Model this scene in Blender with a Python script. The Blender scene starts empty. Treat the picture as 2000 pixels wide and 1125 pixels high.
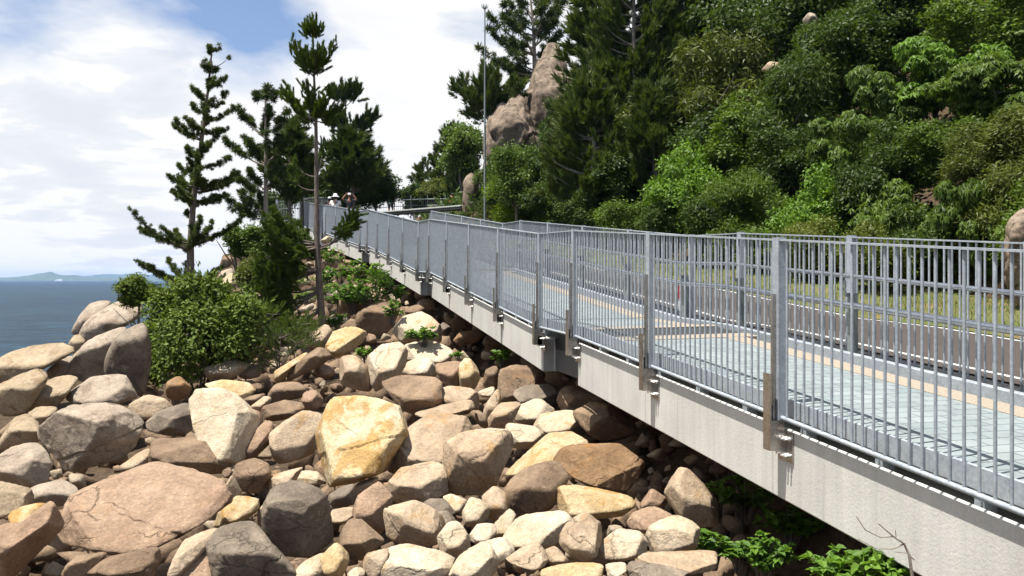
import bpy, bmesh, math, random
import numpy as np
from mathutils import Vector, Matrix
PI = math.pi
random.seed(7)
RNG = np.random.default_rng(11)
sc = bpy.context.scene
C = sc.collection
F, HU, HV = 1684.0, 1000.0, 546.0            # focal length and horizon of the photograph, in its pixels

def P(u, v, Y):
    return Vector(((u - HU) / F * Y, Y, (HV - v) / F * Y))

# ------------------------------------------------------------------ object helpers
def link(o, parent=None):
    C.objects.link(o)
    if parent is not None: o.parent = parent
    return o
def empty(name, loc=(0, 0, 0), rz=0.0):
    o = bpy.data.objects.new(name, None); o.location = loc; o.rotation_euler = (0, 0, rz)
    o.empty_display_size = .2
    return link(o)
def tag(o, label=None, cat=None, group=None, kind=None):
    if label: o['label'] = label
    if cat: o['category'] = cat
    if group: o['group'] = group
    if kind: o['kind'] = kind
    return o
def np_mesh(name, V, Fc, mat=None, smooth=False, tone=None):
    """V (n,3); Fc (m,k) all faces with k corners"""
    V = np.asarray(V, dtype=np.float32); Fc = np.asarray(Fc, dtype=np.int32)
    me = bpy.data.meshes.new(name)
    me.vertices.add(len(V)); me.vertices.foreach_set('co', V.ravel())
    m, k = Fc.shape
    me.loops.add(m * k); me.loops.foreach_set('vertex_index', Fc.ravel())
    me.polygons.add(m); me.polygons.foreach_set('loop_start', np.arange(0, m * k, k, dtype=np.int32))
    me.update(calc_edges=True)
    if smooth: me.polygons.foreach_set('use_smooth', np.ones(m, dtype=bool))
    if tone is not None:
        a = me.attributes.new('tone', 'FLOAT', 'FACE'); a.data.foreach_set('value', np.asarray(tone, dtype=np.float32))
    if mat: me.materials.append(mat)
    return me
def obj(name, me, parent=None):
    return link(bpy.data.objects.new(name, me), parent)
class MB:
    """collects boxes, tubes and sheets for ONE mesh"""
    def __init__(s): s.v = []; s.f = []; s.sm = []
    def add(s, V, Fs, smooth=False):
        b = len(s.v); s.v += [tuple(p) for p in V]
        for f in Fs: s.f.append(tuple(b + i for i in f)); s.sm.append(smooth)
    def box(s, x0, x1, y0, y1, z0, z1, sl=0.0):
        V = [(x, y, z + sl * y) for z in (z0, z1) for x, y in ((x0, y0), (x1, y0), (x1, y1), (x0, y1))]
        s.add(V, [(3, 2, 1, 0), (4, 5, 6, 7), (0, 1, 5, 4), (1, 2, 6, 5), (2, 3, 7, 6), (3, 0, 4, 7)])
    def tube(s, pts, r, n=8, cap=True):
        pts = [Vector(p) for p in pts]; k = len(pts)
        rr = r if isinstance(r, (list, tuple)) else [r] * k
        V = []
        for i, p in enumerate(pts):
            d = (pts[min(i + 1, k - 1)] - pts[max(i - 1, 0)]).normalized()
            a = d.cross(Vector((0, 0, 1)) if abs(d.z) < .9 else Vector((1, 0, 0))).normalized(); b = d.cross(a)
            for j in range(n):
                t = 2 * PI * j / n
                V.append(p + (a * math.cos(t) + b * math.sin(t)) * rr[i])
        Fs = []
        for i in range(k - 1):
            for j in range(n):
                Fs.append((i * n + j, i * n + (j + 1) % n, (i + 1) * n + (j + 1) % n, (i + 1) * n + j))
        s.add(V, Fs, True)
        if cap:
            s.add(V[:n], [tuple(range(n))]); s.add(V[-n:], [tuple(range(n - 1, -1, -1))])
    def lathe(s, prof, c=(0, 0, 0), n=14):
        V = []; k = len(prof)
        for r, z in prof:
            for j in range(n):
                t = 2 * PI * j / n; V.append((c[0] + r * math.cos(t), c[1] + r * math.sin(t), c[2] + z))
        Fs = [(i * n + j, i * n + (j + 1) % n, (i + 1) * n + (j + 1) % n, (i + 1) * n + j) for i in range(k - 1) for j in range(n)]
        s.add(V, Fs, True)
    def mesh(s, name, mat):
        me = bpy.data.meshes.new(name); me.from_pydata(s.v, [], s.f); me.update()
        me.polygons.foreach_set('use_smooth', s.sm)
        if mat: me.materials.append(mat)
        return me
    def build(s, name, mat, parent=None, bevel=0):
        o = obj(name, s.mesh(name, mat), parent)
        if bevel:
            m = o.modifiers.new('edge', 'BEVEL'); m.width = bevel; m.segments = 1; m.limit_method = 'ANGLE'
        return o

# ------------------------------------------------------------------ numpy value noise
def _hash(ix, iy, iz, seed):
    h = (ix * 374761393 + iy * 668265263 + iz * 2147483647 + seed * 974711) & 0xffffffff
    h = ((h ^ (h >> 13)) * 1274126177) & 0xffffffff
    h = (h ^ (h >> 16)) & 0xffff
    return h.astype(np.float64) / 32767.5 - 1.0
def vnoise(p, seed=0):
    p = np.asarray(p, dtype=np.float64); i = np.floor(p).astype(np.int64); f = p - i
    w = f * f * f * (f * (f * 6 - 15) + 10)
    r = 0
    for dx in (0, 1):
        for dy in (0, 1):
            for dz in (0, 1):
                wt = (w[:, 0] if dx else 1 - w[:, 0]) * (w[:, 1] if dy else 1 - w[:, 1]) * (w[:, 2] if dz else 1 - w[:, 2])
                r = r + wt * _hash(i[:, 0] + dx, i[:, 1] + dy, i[:, 2] + dz, seed)
    return r
def fbm(p, o=4, seed=0, gain=.5):
    a, s, fr = 1.0, 0, 1.0
    for k in range(o):
        s = s + a * vnoise(np.asarray(p) * fr + 17.3 * k, seed + k); a *= gain; fr *= 2.03
    return s

# ------------------------------------------------------------------ materials
class NT:
    def __init__(s, name):
        s.m = bpy.data.materials.new(name); s.m.use_nodes = True; s.t = s.m.node_tree; s.t.nodes.clear()
        s.out = s.n('ShaderNodeOutputMaterial')
    def n(s, typ, **kw):
        nd = s.t.nodes.new(typ)
        for k, v in kw.items(): setattr(nd, k, v)
        return nd
    def l(s, a, b): s.t.links.new(a, b)
    def setin(s, nd, **kw):
        for k, v in kw.items(): nd.inputs[k.replace('_', ' ')].default_value = v
        return nd
    def coord(s, kind='Object', rnd=True, scale=None):
        tc = s.n('ShaderNodeTexCoord'); o = tc.outputs[kind]
        if rnd:
            oi = s.n('ShaderNodeObjectInfo'); m = s.n('ShaderNodeVectorMath', operation='SCALE')
            s.l(oi.outputs['Random'], m.inputs['Scale']); m.inputs[0].default_value = (91.7, 47.3, 63.9)
            ad = s.n('ShaderNodeVectorMath', operation='ADD'); s.l(o, ad.inputs[0]); s.l(m.outputs[0], ad.inputs[1]); o = ad.outputs[0]
        if scale:
            mp = s.n('ShaderNodeMapping'); mp.inputs['Scale'].default_value = scale; s.l(o, mp.inputs['Vector']); o = mp.outputs[0]
        return o
    def noise(s, co, sc_, det=4, rough=.55, dist=0.0):
        nd = s.n('ShaderNodeTexNoise'); s.setin(nd, Scale=sc_, Detail=det, Roughness=rough, Distortion=dist); s.l(co, nd.inputs['Vector'])
        return nd.outputs['Fac']
    def vor(s, co, sc_, feature='F1', out='Distance'):
        nd = s.n('ShaderNodeTexVoronoi', feature=feature); nd.inputs['Scale'].default_value = sc_; s.l(co, nd.inputs['Vector'])
        return nd.outputs[out]
    def ramp(s, fac, stops, mode='LINEAR'):
        r = s.n('ShaderNodeValToRGB'); r.color_ramp.interpolation = mode; e = r.color_ramp.elements
        while len(e) < len(stops): e.new(.5)
        for i, (p, c) in enumerate(stops):
            e[i].position = p
            e[i].color = (c, c, c, 1) if isinstance(c, (int, float)) else (*c, 1)
        s.l(fac, r.inputs['Fac']); return r.outputs['Color']
    def mix(s, fac, a, b, mode='MIX'):
        nd = s.n('ShaderNodeMix', data_type='RGBA', blend_type=mode)
        for i_, val in ((0, fac), (6, a), (7, b)):
            sk = nd.inputs[i_]
            if isinstance(val, (int, float)): sk.default_value = val if i_ == 0 else (val, val, val, 1)
            elif isinstance(val, tuple): sk.default_value = (*val, 1)
            else: s.l(val, sk)
        return nd.outputs[2]
    def math(s, op, a, b=0.0):
        nd = s.n('ShaderNodeMath', operation=op)
        for sk, val in ((nd.inputs[0], a), (nd.inputs[1], b)):
            if isinstance(val, (int, float)): sk.default_value = val
            else: s.l(val, sk)
        return nd.outputs[0]
    def bump(s, h, strength, dist, prev=None):
        b = s.n('ShaderNodeBump'); s.setin(b, Strength=strength, Distance=dist); s.l(h, b.inputs['Height'])
        if prev is not None: s.l(prev, b.inputs['Normal'])
        return b.outputs['Normal']
    def pbr(s, col, rough=.6, metal=0.0, normal=None, spec=.5):
        p = s.n('ShaderNodeBsdfPrincipled')
        for nm, val in (('Base Color', col), ('Roughness', rough), ('Metallic', metal), ('Specular IOR Level', spec)):
            sk = p.inputs[nm]
            if isinstance(val, tuple): sk.default_value = (*val, 1)
            elif isinstance(val, (int, float)): sk.default_value = val
            else: s.l(val, sk)
        if normal is not None: s.l(normal, p.inputs['Normal'])
        s.l(p.outputs[0], s.out.inputs['Surface']); return s.m

def simple(name, col, rough=.6, metal=0.0, var=.15, scale=6):
    t = NT(name); co = t.coord(); n = t.noise(co, scale, 4)
    d = tuple(c * (1 - var) for c in col); b = tuple(min(1, c * (1 + var)) for c in col)
    return t.pbr(t.ramp(n, [(.3, d), (.7, b)]), rough, metal)

def rock_mat(name, base, alt, stain, stain_amt, dark_amt, speck=.7, rough=.85):
    t = NT(name); co = t.coord()
    big = t.noise(co, 1.7, 5, .6, .6); mid = t.noise(co, 5.5, 6, .65); fine = t.noise(co, 42, 4, .7)
    col = t.ramp(big, [(.34, base), (.66, alt)])
    sm = t.ramp(t.noise(co, 2.6, 7, .68, 1.1), [(.62 - .34 * stain_amt, 0.0), (.70 - .30 * stain_amt, 1.0)])
    col = t.mix(t.math('MULTIPLY', sm, .8), col, stain)
    # weathered dark crust, in blotches
    cr = t.ramp(t.noise(co, 3.3, 8, .72, .4), [(.66 - .3 * dark_amt, 0.0), (.80 - .3 * dark_amt, 1.0)])
    col = t.mix(t.math('MULTIPLY', cr, .55), col, tuple(c * .33 for c in base))
    # pale scuffs
    pl = t.ramp(t.noise(co, 7.5, 6, .7, .3), [(.64, 0.0), (.74, 1.0)])
    col = t.mix(t.math('MULTIPLY', pl, .45), col, tuple(min(.8, c * 1.35 + .05) for c in alt))
    col = t.mix(.55, col, t.ramp(mid, [(.25, .52), (.75, 1.25)]), 'MULTIPLY')
    col = t.mix(speck, col, t.ramp(fine, [(.3, .62), (.7, 1.3)]), 'MULTIPLY')
    grit = t.noise(co, 15, 6, .72)
    h = t.math('ADD', t.math('MULTIPLY', grit, 1.0), t.math('MULTIPLY', fine, .3))
    nrm = t.bump(h, .85, .028)
    col = t.mix(.45, col, t.ramp(grit, [(.3, .6), (.7, 1.25)]), 'MULTIPLY')
    wob = t.n('ShaderNodeVectorMath', operation='ADD'); nc = t.n('ShaderNodeTexNoise'); t.setin(nc, Scale=3.0, Detail=5.0); t.l(co, nc.inputs['Vector'])
    sc_ = t.n('ShaderNodeVectorMath', operation='SCALE'); t.l(nc.outputs['Color'], sc_.inputs[0]); sc_.inputs['Scale'].default_value = .45; t.l(co, wob.inputs[0]); t.l(sc_.outputs[0], wob.inputs[1])
    mp = t.n('ShaderNodeMapping'); mp.inputs['Scale'].default_value = (1, 1.3, 2.0); mp.inputs['Rotation'].default_value = (.3, .5, .2); t.l(wob.outputs[0], mp.inputs['Vector'])
    crk = t.ramp(t.vor(mp.outputs[0], 1.15, 'DISTANCE_TO_EDGE'), [(.0, 0.0), (.014, 1.0)])
    some = t.ramp(t.noise(co, 1.3, 2), [(.54, 0.0), (.60, 1.0)]); crk = t.math('SUBTRACT', 1.0, t.math('MULTIPLY', t.math('SUBTRACT', 1.0, crk), some))
    col = t.mix(t.math('MULTIPLY', t.math('SUBTRACT', 1.0, crk), .45), col, tuple(c * .22 for c in base))
    nrm = t.bump(crk, .6, .03, nrm)
    return t.pbr(col, rough, 0, nrm, .25)
M = {}
M['cream'] = rock_mat('cream_rock', (.40, .315, .21), (.52, .44, .33), (.36, .235, .115), .16, .08)
M['tan'] = rock_mat('tan_rock', (.29, .21, .137), (.43, .335, .232), (.33, .205, .095), .2, .18)
M['pink'] = rock_mat('pink_rock', (.24, .155, .10), (.34, .24, .162), (.31, .20, .12), .12, .14)
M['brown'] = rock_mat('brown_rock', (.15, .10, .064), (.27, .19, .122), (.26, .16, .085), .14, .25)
M['gold'] = rock_mat('golden_rock', (.40, .28, .13), (.50, .40, .26), (.36, .20, .055), .32, .1)
M['goldwhite'] = rock_mat('golden_white_rock', (.55, .47, .33), (.45, .33, .16), (.36, .21, .06), .5, .04)
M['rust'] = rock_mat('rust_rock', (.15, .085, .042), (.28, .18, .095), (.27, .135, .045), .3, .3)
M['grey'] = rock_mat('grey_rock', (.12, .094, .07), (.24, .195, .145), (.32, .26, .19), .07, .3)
M['pale'] = rock_mat('pale_granite', (.25, .20, .15), (.37, .305, .235), (.17, .125, .09), .24, .16, .6)
M['sand'] = rock_mat('sandy_granite', (.27, .205, .13), (.37, .295, .20), (.23, .155, .085), .22, .1, .6)
M['crag'] = rock_mat('crag_granite', (.165, .122, .086), (.265, .208, .155), (.085, .063, .048), .35, .4, .6)

def concrete():
    t = NT('pale_concrete'); co = t.coord()
    st = t.noise(t.coord(scale=(1, 6, .35)), 1.6, 6, .6)
    a = t.noise(co, 1.3, 6, .6); f = t.noise(co, 60, 3, .6)
    col = t.ramp(a, [(.3, (.42, .415, .385)), (.7, (.51, .505, .47))])
    col = t.mix(.4, col, t.ramp(st, [(.3, .74), (.62, 1.1)]), 'MULTIPLY')
    col = t.mix(.3, col, t.ramp(f, [(.3, .8), (.7, 1.15)]), 'MULTIPLY')
    pit = t.ramp(t.vor(co, 16), [(.03, 0.0), (.07, 1.0)])
    col = t.mix(t.math('MULTIPLY', t.math('SUBTRACT', 1.0, pit), .35), col, (.2, .19, .16))
    tcy = t.n('ShaderNodeTexCoord'); sy = t.n('ShaderNodeSeparateXYZ'); t.l(tcy.outputs['Object'], sy.inputs[0])
    fr = t.math('FRACT', t.math('DIVIDE', sy.outputs['Y'], 2.31)); seam = t.ramp(fr, [(.0, 1.0), (.0035, 1.0), (.006, 0.0)])
    col = t.mix(t.math('MULTIPLY', seam, .45), col, (.13, .125, .11))
    dr = t.ramp(t.noise(t.coord(scale=(1, 9, .22)), 1.1, 5, .7), [(.60, 0.0), (.74, 1.0)]); col = t.mix(t.math('MULTIPLY', dr, .38), col, (.20, .185, .15))
    return t.pbr(col, .85, 0, t.bump(t.math('ADD', f, pit), .25, .01), .25)
M['concrete'] = concrete()
def galv(name, c0, c1, metal=.25, rough=.5):
    t = NT(name); co = t.coord(); n = t.noise(co, 9, 5, .65); s = t.vor(co, 60, 'F1', 'Color')
    sp = t.n('ShaderNodeSeparateColor'); t.l(s, sp.inputs[0])
    col = t.ramp(n, [(.3, c0), (.7, c1)]); col = t.mix(.45, col, t.ramp(sp.outputs[0], [(0, .68), (1, 1.22)]), 'MULTIPLY')
    return t.pbr(col, t.ramp(n, [(.3, rough - .08), (.7, rough + .1)]), metal)
M['galv'] = galv('galvanised_steel', (.27, .305, .34), (.365, .40, .43))
M['galvdark'] = galv('weathered_galvanised', (.14, .17, .17), (.24, .27, .26), .3, .5)
M['stainless'] = galv('stainless_steel', (.36, .33, .30), (.46, .43, .40), .95, .3)
M['tube'] = galv('polished_tube', (.34, .37, .42), (.44, .47, .52), 1.0, .22)
M['bolt'] = simple('bolt_steel', (.62, .62, .6), .35, .7)
M['fascia_gap'] = simple('fascia_steel_and_gap_shade', (.018, .019, .022), .6, .1, .25, 3)  # steel of the landing panels; also blackens the shaded gap by the road
def paver():
    t = NT('blue_grey_pavers'); tc = t.n('ShaderNodeTexCoord')
    br = t.n('ShaderNodeTexBrick'); t.l(tc.outputs['Object'], br.inputs['Vector'])
    t.setin(br, Color1=(.175, .21, .215, 1), Color2=(.22, .25, .252, 1), Mortar=(.09, .105, .115, 1), Scale=1.0, Mortar_Size=.007, Mortar_Smooth=.2, Bias=0.0, Brick_Width=.30, Row_Height=.15)
    co = t.coord(); n = t.noise(co, 2.2, 6, .65); f = t.noise(co, 45, 3)
    col = t.mix(.5, br.outputs['Color'], t.ramp(n, [(.3, .62), (.7, 1.18)]), 'MULTIPLY')
    col = t.mix(.3, col, t.ramp(f, [(.3, .8), (.7, 1.2)]), 'MULTIPLY')
    h = t.math('ADD', t.math('MULTIPLY', t.math('SUBTRACT', 1.0, br.outputs['Fac']), 1.0), t.math('MULTIPLY', f, .2))
    return t.pbr(col, .75, 0, t.bump(h, .4, .006), .3)
M['paver'] = paver()
M['sandstrip'] = simple('sand_aggregate', (.25, .212, .165), .85, 0, .3, 70)
M['darkstrip'] = simple('dark_joint', (.022, .023, .025), .7, 0, .2, 8)
def asphalt():
    t = NT('brown_asphalt'); co = t.coord('Object', False); f = t.noise(co, 90, 3, .7); n = t.noise(co, .9, 6, .6)
    col = t.ramp(f, [(.25, (.032, .026, .023)), (.75, (.075, .061, .053))]); col = t.mix(.6, col, t.ramp(n, [(.3, .75), (.7, 1.2)]), 'MULTIPLY')
    return t.pbr(col, .85, 0, t.bump(f, .4, .008), .3)
M['asphalt'] = asphalt()
M['line'] = simple('white_line_paint', (.45, .45, .43), .6, 0, .2, 14)
M['white'] = simple('white_paint', (.8, .8, .78), .5, 0, .05, 8)
M['red'] = simple('red_reflector', (.5, .02, .03), .35, 0, .1, 30)
def soil():
    t = NT('brown_soil'); co = t.coord('Object', False)
    a = t.noise(co, .8, 6, .6); b = t.noise(co, 9, 6, .7); f = t.noise(co, 50, 3, .7)
    col = t.ramp(b, [(.3, (.03, .021, .014)), (.7, (.115, .078, .047))]); col = t.mix(.5, col, t.ramp(a, [(.3, .6), (.7, 1.3)]), 'MULTIPLY')
    return t.pbr(col, .95, 0, t.bump(t.math('ADD', b, t.math('MULTIPLY', f, .4)), .8, .06), .15)
M['soil'] = soil()
def turf():
    t = NT('patchy_turf'); co = t.coord('Object', False)
    a = t.noise(co, 1.6, 6, .65); f = t.noise(co, 38, 4, .7)
    col = t.ramp(a, [(.35, (.085, .11, .03)), (.55, (.12, .12, .045)), (.68, (.22, .14, .07))])
    col = t.mix(.6, col, t.ramp(f, [(.25, .55), (.75, 1.35)]), 'MULTIPLY')
    return t.pbr(col, .95, 0, t.bump(f, .8, .03), .15)
M['turf'] = turf()
def leaf_mat(name, dark, light, trans=.35, rough=.5):
    t = NT(name); at = t.n('ShaderNodeAttribute', attribute_name='tone'); oi = t.n('ShaderNodeObjectInfo')
    f = t.math('ADD', t.math('MULTIPLY', at.outputs['Fac'], .75), t.math('MULTIPLY', oi.outputs['Random'], .25))
    col = t.ramp(f, [(.0, dark), (1.0, light)])
    p = t.n('ShaderNodeBsdfPrincipled'); t.l(col, p.inputs['Base Color']); t.setin(p, Roughness=rough, Specular_IOR_Level=.2)
    tr = t.n('ShaderNodeBsdfTranslucent'); t.l(t.mix(1.0, col, (1.15, 1.2, .55), 'MULTIPLY'), tr.inputs['Color'])
    ms = t.n('ShaderNodeMixShader'); ms.inputs[0].default_value = trans
    t.l(p.outputs[0], ms.inputs[1]); t.l(tr.outputs[0], ms.inputs[2]); t.l(ms.outputs[0], t.out.inputs['Surface'])
    return t.m
M['pine'] = leaf_mat('pine_needles', (.020, .036, .006), (.10, .13, .028), .25)
M['pinebright'] = leaf_mat('young_pine_needles', (.036, .064, .010), (.13, .18, .03), .28)
M['darkleaf'] = leaf_mat('dark_leaves', (.014, .032, .006), (.07, .11, .018))
M['midleaf'] = leaf_mat('mid_green_leaves', (.028, .058, .008), (.125, .19, .026))
M['brightleaf'] = leaf_mat('bright_leaves', (.05, .105, .012), (.15, .26, .03))
M['limeleaf'] = leaf_mat('lime_leaves', (.10, .16, .014), (.24, .33, .03))
M['oliveleaf'] = leaf_mat('olive_leaves', (.038, .056, .010), (.155, .175, .032))
M['bushleaf'] = leaf_mat('glossy_bush_leaves', (.04, .072, .010), (.155, .205, .032), .25, .6)
M['weedleaf'] = leaf_mat('weed_leaves', (.04, .10, .014), (.16, .28, .04), .4)
def bark(name, a, b):
    t = NT(name); n = t.noise(t.coord(scale=(6, 6, 1.3)), 4, 6, .65, .5); col = t.ramp(n, [(.3, a), (.7, b)])
    return t.pbr(col, .9, 0, t.bump(n, .7, .03), .15)
M['guardrail'] = simple('weathered_guardrail', (.055, .06, .058), .5, .3, .2, 6)
M['bark'] = bark('grey_brown_bark', (.07, .055, .045), (.22, .18, .15))
M['palebark'] = bark('pale_bark', (.17, .14, .11), (.34, .29, .24))

# ------------------------------------------------------------------ walkway plan: near edge, deck level
def W(u, vt, Y):                               # near rail top -> (X, Y, deck z)
    p = P(u, vt, Y); return Vector((p.x, p.y, p.z - 1.2))
SEG = [  # far end first post .. (start, end, bays)
    (None, W(1122, 450, 10.65), 4), (W(1055, 456, 11.96), W(840, 428, 21.05), 4), (W(819, 433, 22.4), W(719, 409, 30.4), 4),
    (W(705, 412, 32.2), W(637, 400, 39.0), 3), (W(631, 402, 40.5), W(590, 392.5, 46.6), 3)]
_e = W(1122, 450, 10.65); _a = W(2000, 489, 4.26); _d = (_e - _a); _d2 = _d / math.hypot(_d.x, _d.y)
SEG[0] = (_e - _d2 * 8.96, _e, 4)
EDGE = [SEG[0][0] - _d2 * 12]
for a, b, n in SEG: EDGE += [a, b]
EDGE += [Vector((-13.6, 52, 3.5)), Vector((-17, 60, 3.9)), Vector((-34, 100, 4.0))]
EY = np.array([p.y for p in EDGE]); EX = np.array([p.x for p in EDGE]); EZ = np.array([p.z for p in EDGE])
def sstep(a, b, x):
    t = np.clip((np.asarray(x, float) - a) / (b - a), 0, 1); return t * t * (3 - 2 * t)
ZT_V = np.array([1500, 1125, 1000, 900, 800, 760, 680, 620, 560, 500, 450, 420])
ZT_Y = np.array([3.6, 6.2, 8.0, 10.0, 12.5, 14.0, 18.0, 22.0, 28.0, 34.0, 41.0, 47.0])
ZT_Z = (HV - ZT_V) / F * ZT_Y
def Ytab(v): return float(np.interp(-v, -ZT_V, ZT_Y))
def walk_w(X, Y):
    for _ in range(2): pass
    w = (X - np.interp(Y, EY, EX)) * .96
    Yn = Y - .27 * np.clip(w, -3, 20)
    w = (X - np.interp(Yn, EY, EX)) * 1.0
    w = (X - np.interp(Y, EY, EX)) * .957
    return w, np.interp(Yn, EY, EZ)
def terrain(X, Y):
    X = np.asarray(X, float); Y = np.asarray(Y, float)
    w, zd = walk_w(X, Y)
    zr = np.interp(Y, ZT_Y, ZT_Z) - .54
    zr = np.minimum(zr, zd - .95)
    edge = np.interp(Y, [0, 8, 14, 17, 20, 24, 28, 34, 40, 46, 60, 90], [-16, -15, -11.8, -10.2, -7.6, -6.6, -7.6, -9.2, -10.8, -12.0, -14.2, -40])
    drop = sstep(0, 3.6, edge - X)
    zr = zr * (1 - drop) + (-9.5) * drop
    z = zr + (zd - .3 - zr) * sstep(.9, 2.7, w)
    z = z + .18 * sstep(5.6, 7.0, w)
    hill = .72 * np.clip(w - 8.6, 0, 34) * (1 - .55 * sstep(47, 60, Y)) * (1 - .75 * sstep(60, 85, Y))
    z = z + hill * sstep(8.4, 10.5, w)
    far = sstep(62, 80, Y + .2 * X)
    z = z * (1 - far) + (-10.0) * far
    return z
def ground(x, y): return float(terrain(np.array([x]), np.array([y]))[0])

def grid_sheet(name, x0, x1, y0, y1, nx, ny, zf, mat, smooth=True):
    xs = np.linspace(x0, x1, nx); ys = np.linspace(y0, y1, ny); XX, YY = np.meshgrid(xs, ys)
    Z = zf(XX.ravel(), YY.ravel()); V = np.stack([XX.ravel(), YY.ravel(), Z], 1)
    i = np.arange(nx * ny).reshape(ny, nx)
    Fc = np.stack([i[:-1, :-1].ravel(), i[:-1, 1:].ravel(), i[1:, 1:].ravel(), i[1:, :-1].ravel()], 1)
    return obj(name, np_mesh(name, V, Fc, mat, smooth))
def zter(X, Y):
    z = terrain(X, Y); w, _ = walk_w(X, Y)
    n = fbm(np.stack([X * .8, Y * .8, X * 0], 1), 4, 3)
    return z + n * (.10 * (1 - sstep(.5, 2.5, w)) + .35 * sstep(9, 12, w)) - .03
tag(grid_sheet('ground', -46, 48, -8, 100, 236, 270, zter, M['soil']), kind='structure')
tag(grid_sheet('ground', -46, 48, -8, 100, 2, 2, lambda X, Y: X * 0 - 9.6, M['soil']), kind='structure') if False else None

# ------------------------------------------------------------------ road, verge and their lines (sheets that follow the walkway)
def offs(w0, Yn):
    """point at lateral offset w0 from the near edge at station Yn"""
    x = np.interp(Yn, EY, EX); z = np.interp(Yn, EY, EZ)
    dx = (np.interp(Yn + 1.5, EY, EX) - np.interp(Yn - 1.5, EY, EX)) / 3.0; L = math.hypot(dx, 1)
    return Vector((x + w0 / L, Yn - w0 * dx / L, z))
def ribbon(name, wa, wb, y0, y1, dz, mat, nw=2, step=.8, solid=0, kind='structure', wob=0):
    ys = np.arange(y0, y1, step); V = []; rows = []
    for k, y in enumerate(ys):
        for j in range(nw):
            t = j / (nw - 1); q = wa + (wb - wa) * t
            p = offs(q, y); V.append((p.x, p.y, p.z + dz + (wob * t * (1 + .5 * math.sin(y * 1.7)) if wob else 0)))
    n = len(ys); i = np.arange(n * nw).reshape(n, nw)
    Fc = np.stack([i[:-1, :-1].ravel(), i[:-1, 1:].ravel(), i[1:, 1:].ravel(), i[1:, :-1].ravel()], 1)
    return tag(obj(name, np_mesh(name, V, Fc, mat, True)), kind=kind)
ribbon('road', 2.72, 5.45, -8, 53, -.05, M['asphalt'], 5)
ribbon('road_line', 2.92, 3.00, -8, 46, -.045, M['line'])
ribbon('road_line', 5.16, 5.24, -8, 46, -.045, M['line'])
ribbon('verge', 5.30, 9.6, -8, 46, -.04, M['turf'], 9, wob=.14)
def turn_road():
    pts = [(offs(3.0, 51.5), offs(7.2, 50.0))]
    V = []; rows = []
    cl = [offs(4.05, 48), Vector((-8.4, 53.0, 3.40)), Vector((-13.2, 55.6, 3.62))]
    for i, c in enumerate(cl):
        a = cl[max(i - 1, 0)]; b = cl[min(i + 1, len(cl) - 1)]; d = (b - a).normalized(); nn = Vector((d.y, -d.x, 0))
        z = c.z + (-.03 if i == 0 else 0)
        for s in (-2.4, 2.4): V.append((c.x + nn.x * s, c.y + nn.y * s, z - .02))
    Fs = [(2 * i, 2 * i + 1, 2 * i + 3, 2 * i + 2) for i in range(len(cl) - 1)]
    tag(obj('road', np_mesh('road', V, Fs, M['asphalt'])), kind='structure')
turn_road()

# ------------------------------------------------------------------ spans, landings, railings
balm = MB(); balm.tube([(0, 0, -.1), (0, 0, 1.19)], .0095, 8, False); BAL = balm.mesh('baluster', M['galv'])
def frame_of(a, b):
    d = Vector((b.x - a.x, b.y - a.y, 0)); L = d.length; d.normalize()
    return L, (b.z - a.z) / L, math.atan2(d.y, d.x) - PI / 2
PL = MB(); PL.box(-.056, -.032, -.010, .022, -.12, .80); PLATE = PL.mesh('mount_plate', M['stainless'])
BK = MB(); BK.box(-.100, -.090, -.045, .05, -.34, .22); BK.box(-.090, -.02, .034, .046, -.34, -.02); BK.box(-.09, .02, -.045, -.035, -.34, -.13); BK.box(-.09, .06, -.034, .033, -.135, -.122)
BRACKET = BK.mesh('bracket', M['stainless'])
BP = MB(); BP.box(.028, .040, -.13, .05, -.42, -.20); BP.box(-.05, .028, -.045, -.033, -.36, -.22); BASEPL = BP.mesh('base_plate', M['stainless'])
BO = MB(); BO.tube([(.028, 0, 0), (.004, 0, 0), (.004, 0, 0), (-.028, 0, 0)], [.015, .015, .008, .008], 6); BOLT = BO.mesh('bolt', M['bolt'])
PB = MB(); PB.box(-.03, .03, -.042, .042, -.12, 1.215); POST = PB.mesh('post', M['galv'])
FPB = MB(); FPB.box(-.03, .03, -.045, .045, -.3, 1.215); FPOST = FPB.mesh('post', M['galv'])
PK = MB(); PK.box(.15, .24, -.035, .035, -.268, -.126); PACK = PK.mesh('packer', M['galv'])
def put(me, par, y, s, name=None, x=0):
    o = obj(name or me.name.split('.')[0], me, par); o.location = (x, y, s * y); return o
def top_and_bottom(par, L, s, y0, y1):
    m = MB(); m.box(-.026, .026, y0, y1, 1.19, 1.203, s); m.build('top_rail', M['galv'], par)
    m = MB(); m.tube([(0, y0, -.1 + s * y0), (0, y1, -.1 + s * y1)], .0165, 10); m.build('bottom_rail', M['galv'], par)
def railing(a, b, bays, label, near, group, gap=.0935, ends=(0, 0)):
    L, s, rz = frame_of(a, b); r = empty('railing', a, rz); tag(r, label, 'railing', group)
    top_and_bottom(r, L, s, 0, L)
    ys = [L * i / bays for i in range(bays + 1)]
    if near and L < 9.2 and bays == 4 and a.y < 4: ys = [0, 1.99, 4.48, 6.73, L]
    for y in ys:
        p = put(POST if near else FPOST, r, y, s)
        if near:
            for me in (PLATE, BRACKET, BASEPL): obj(me.name.split('.')[0], me, p)
            for yy in (-.105, -.065):
                for zz in (-.25, -.37): obj('bolt', BOLT, p).location = (0, yy, zz)
    n = int(L / gap); n = max(n, bays); per = max(2, round(n / bays))
    for i in range(bays):
        for k in range(1, per):
            put(BAL, r, ys[i] + (ys[i + 1] - ys[i]) * k / per, s)
    return r
SK = .08
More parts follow.
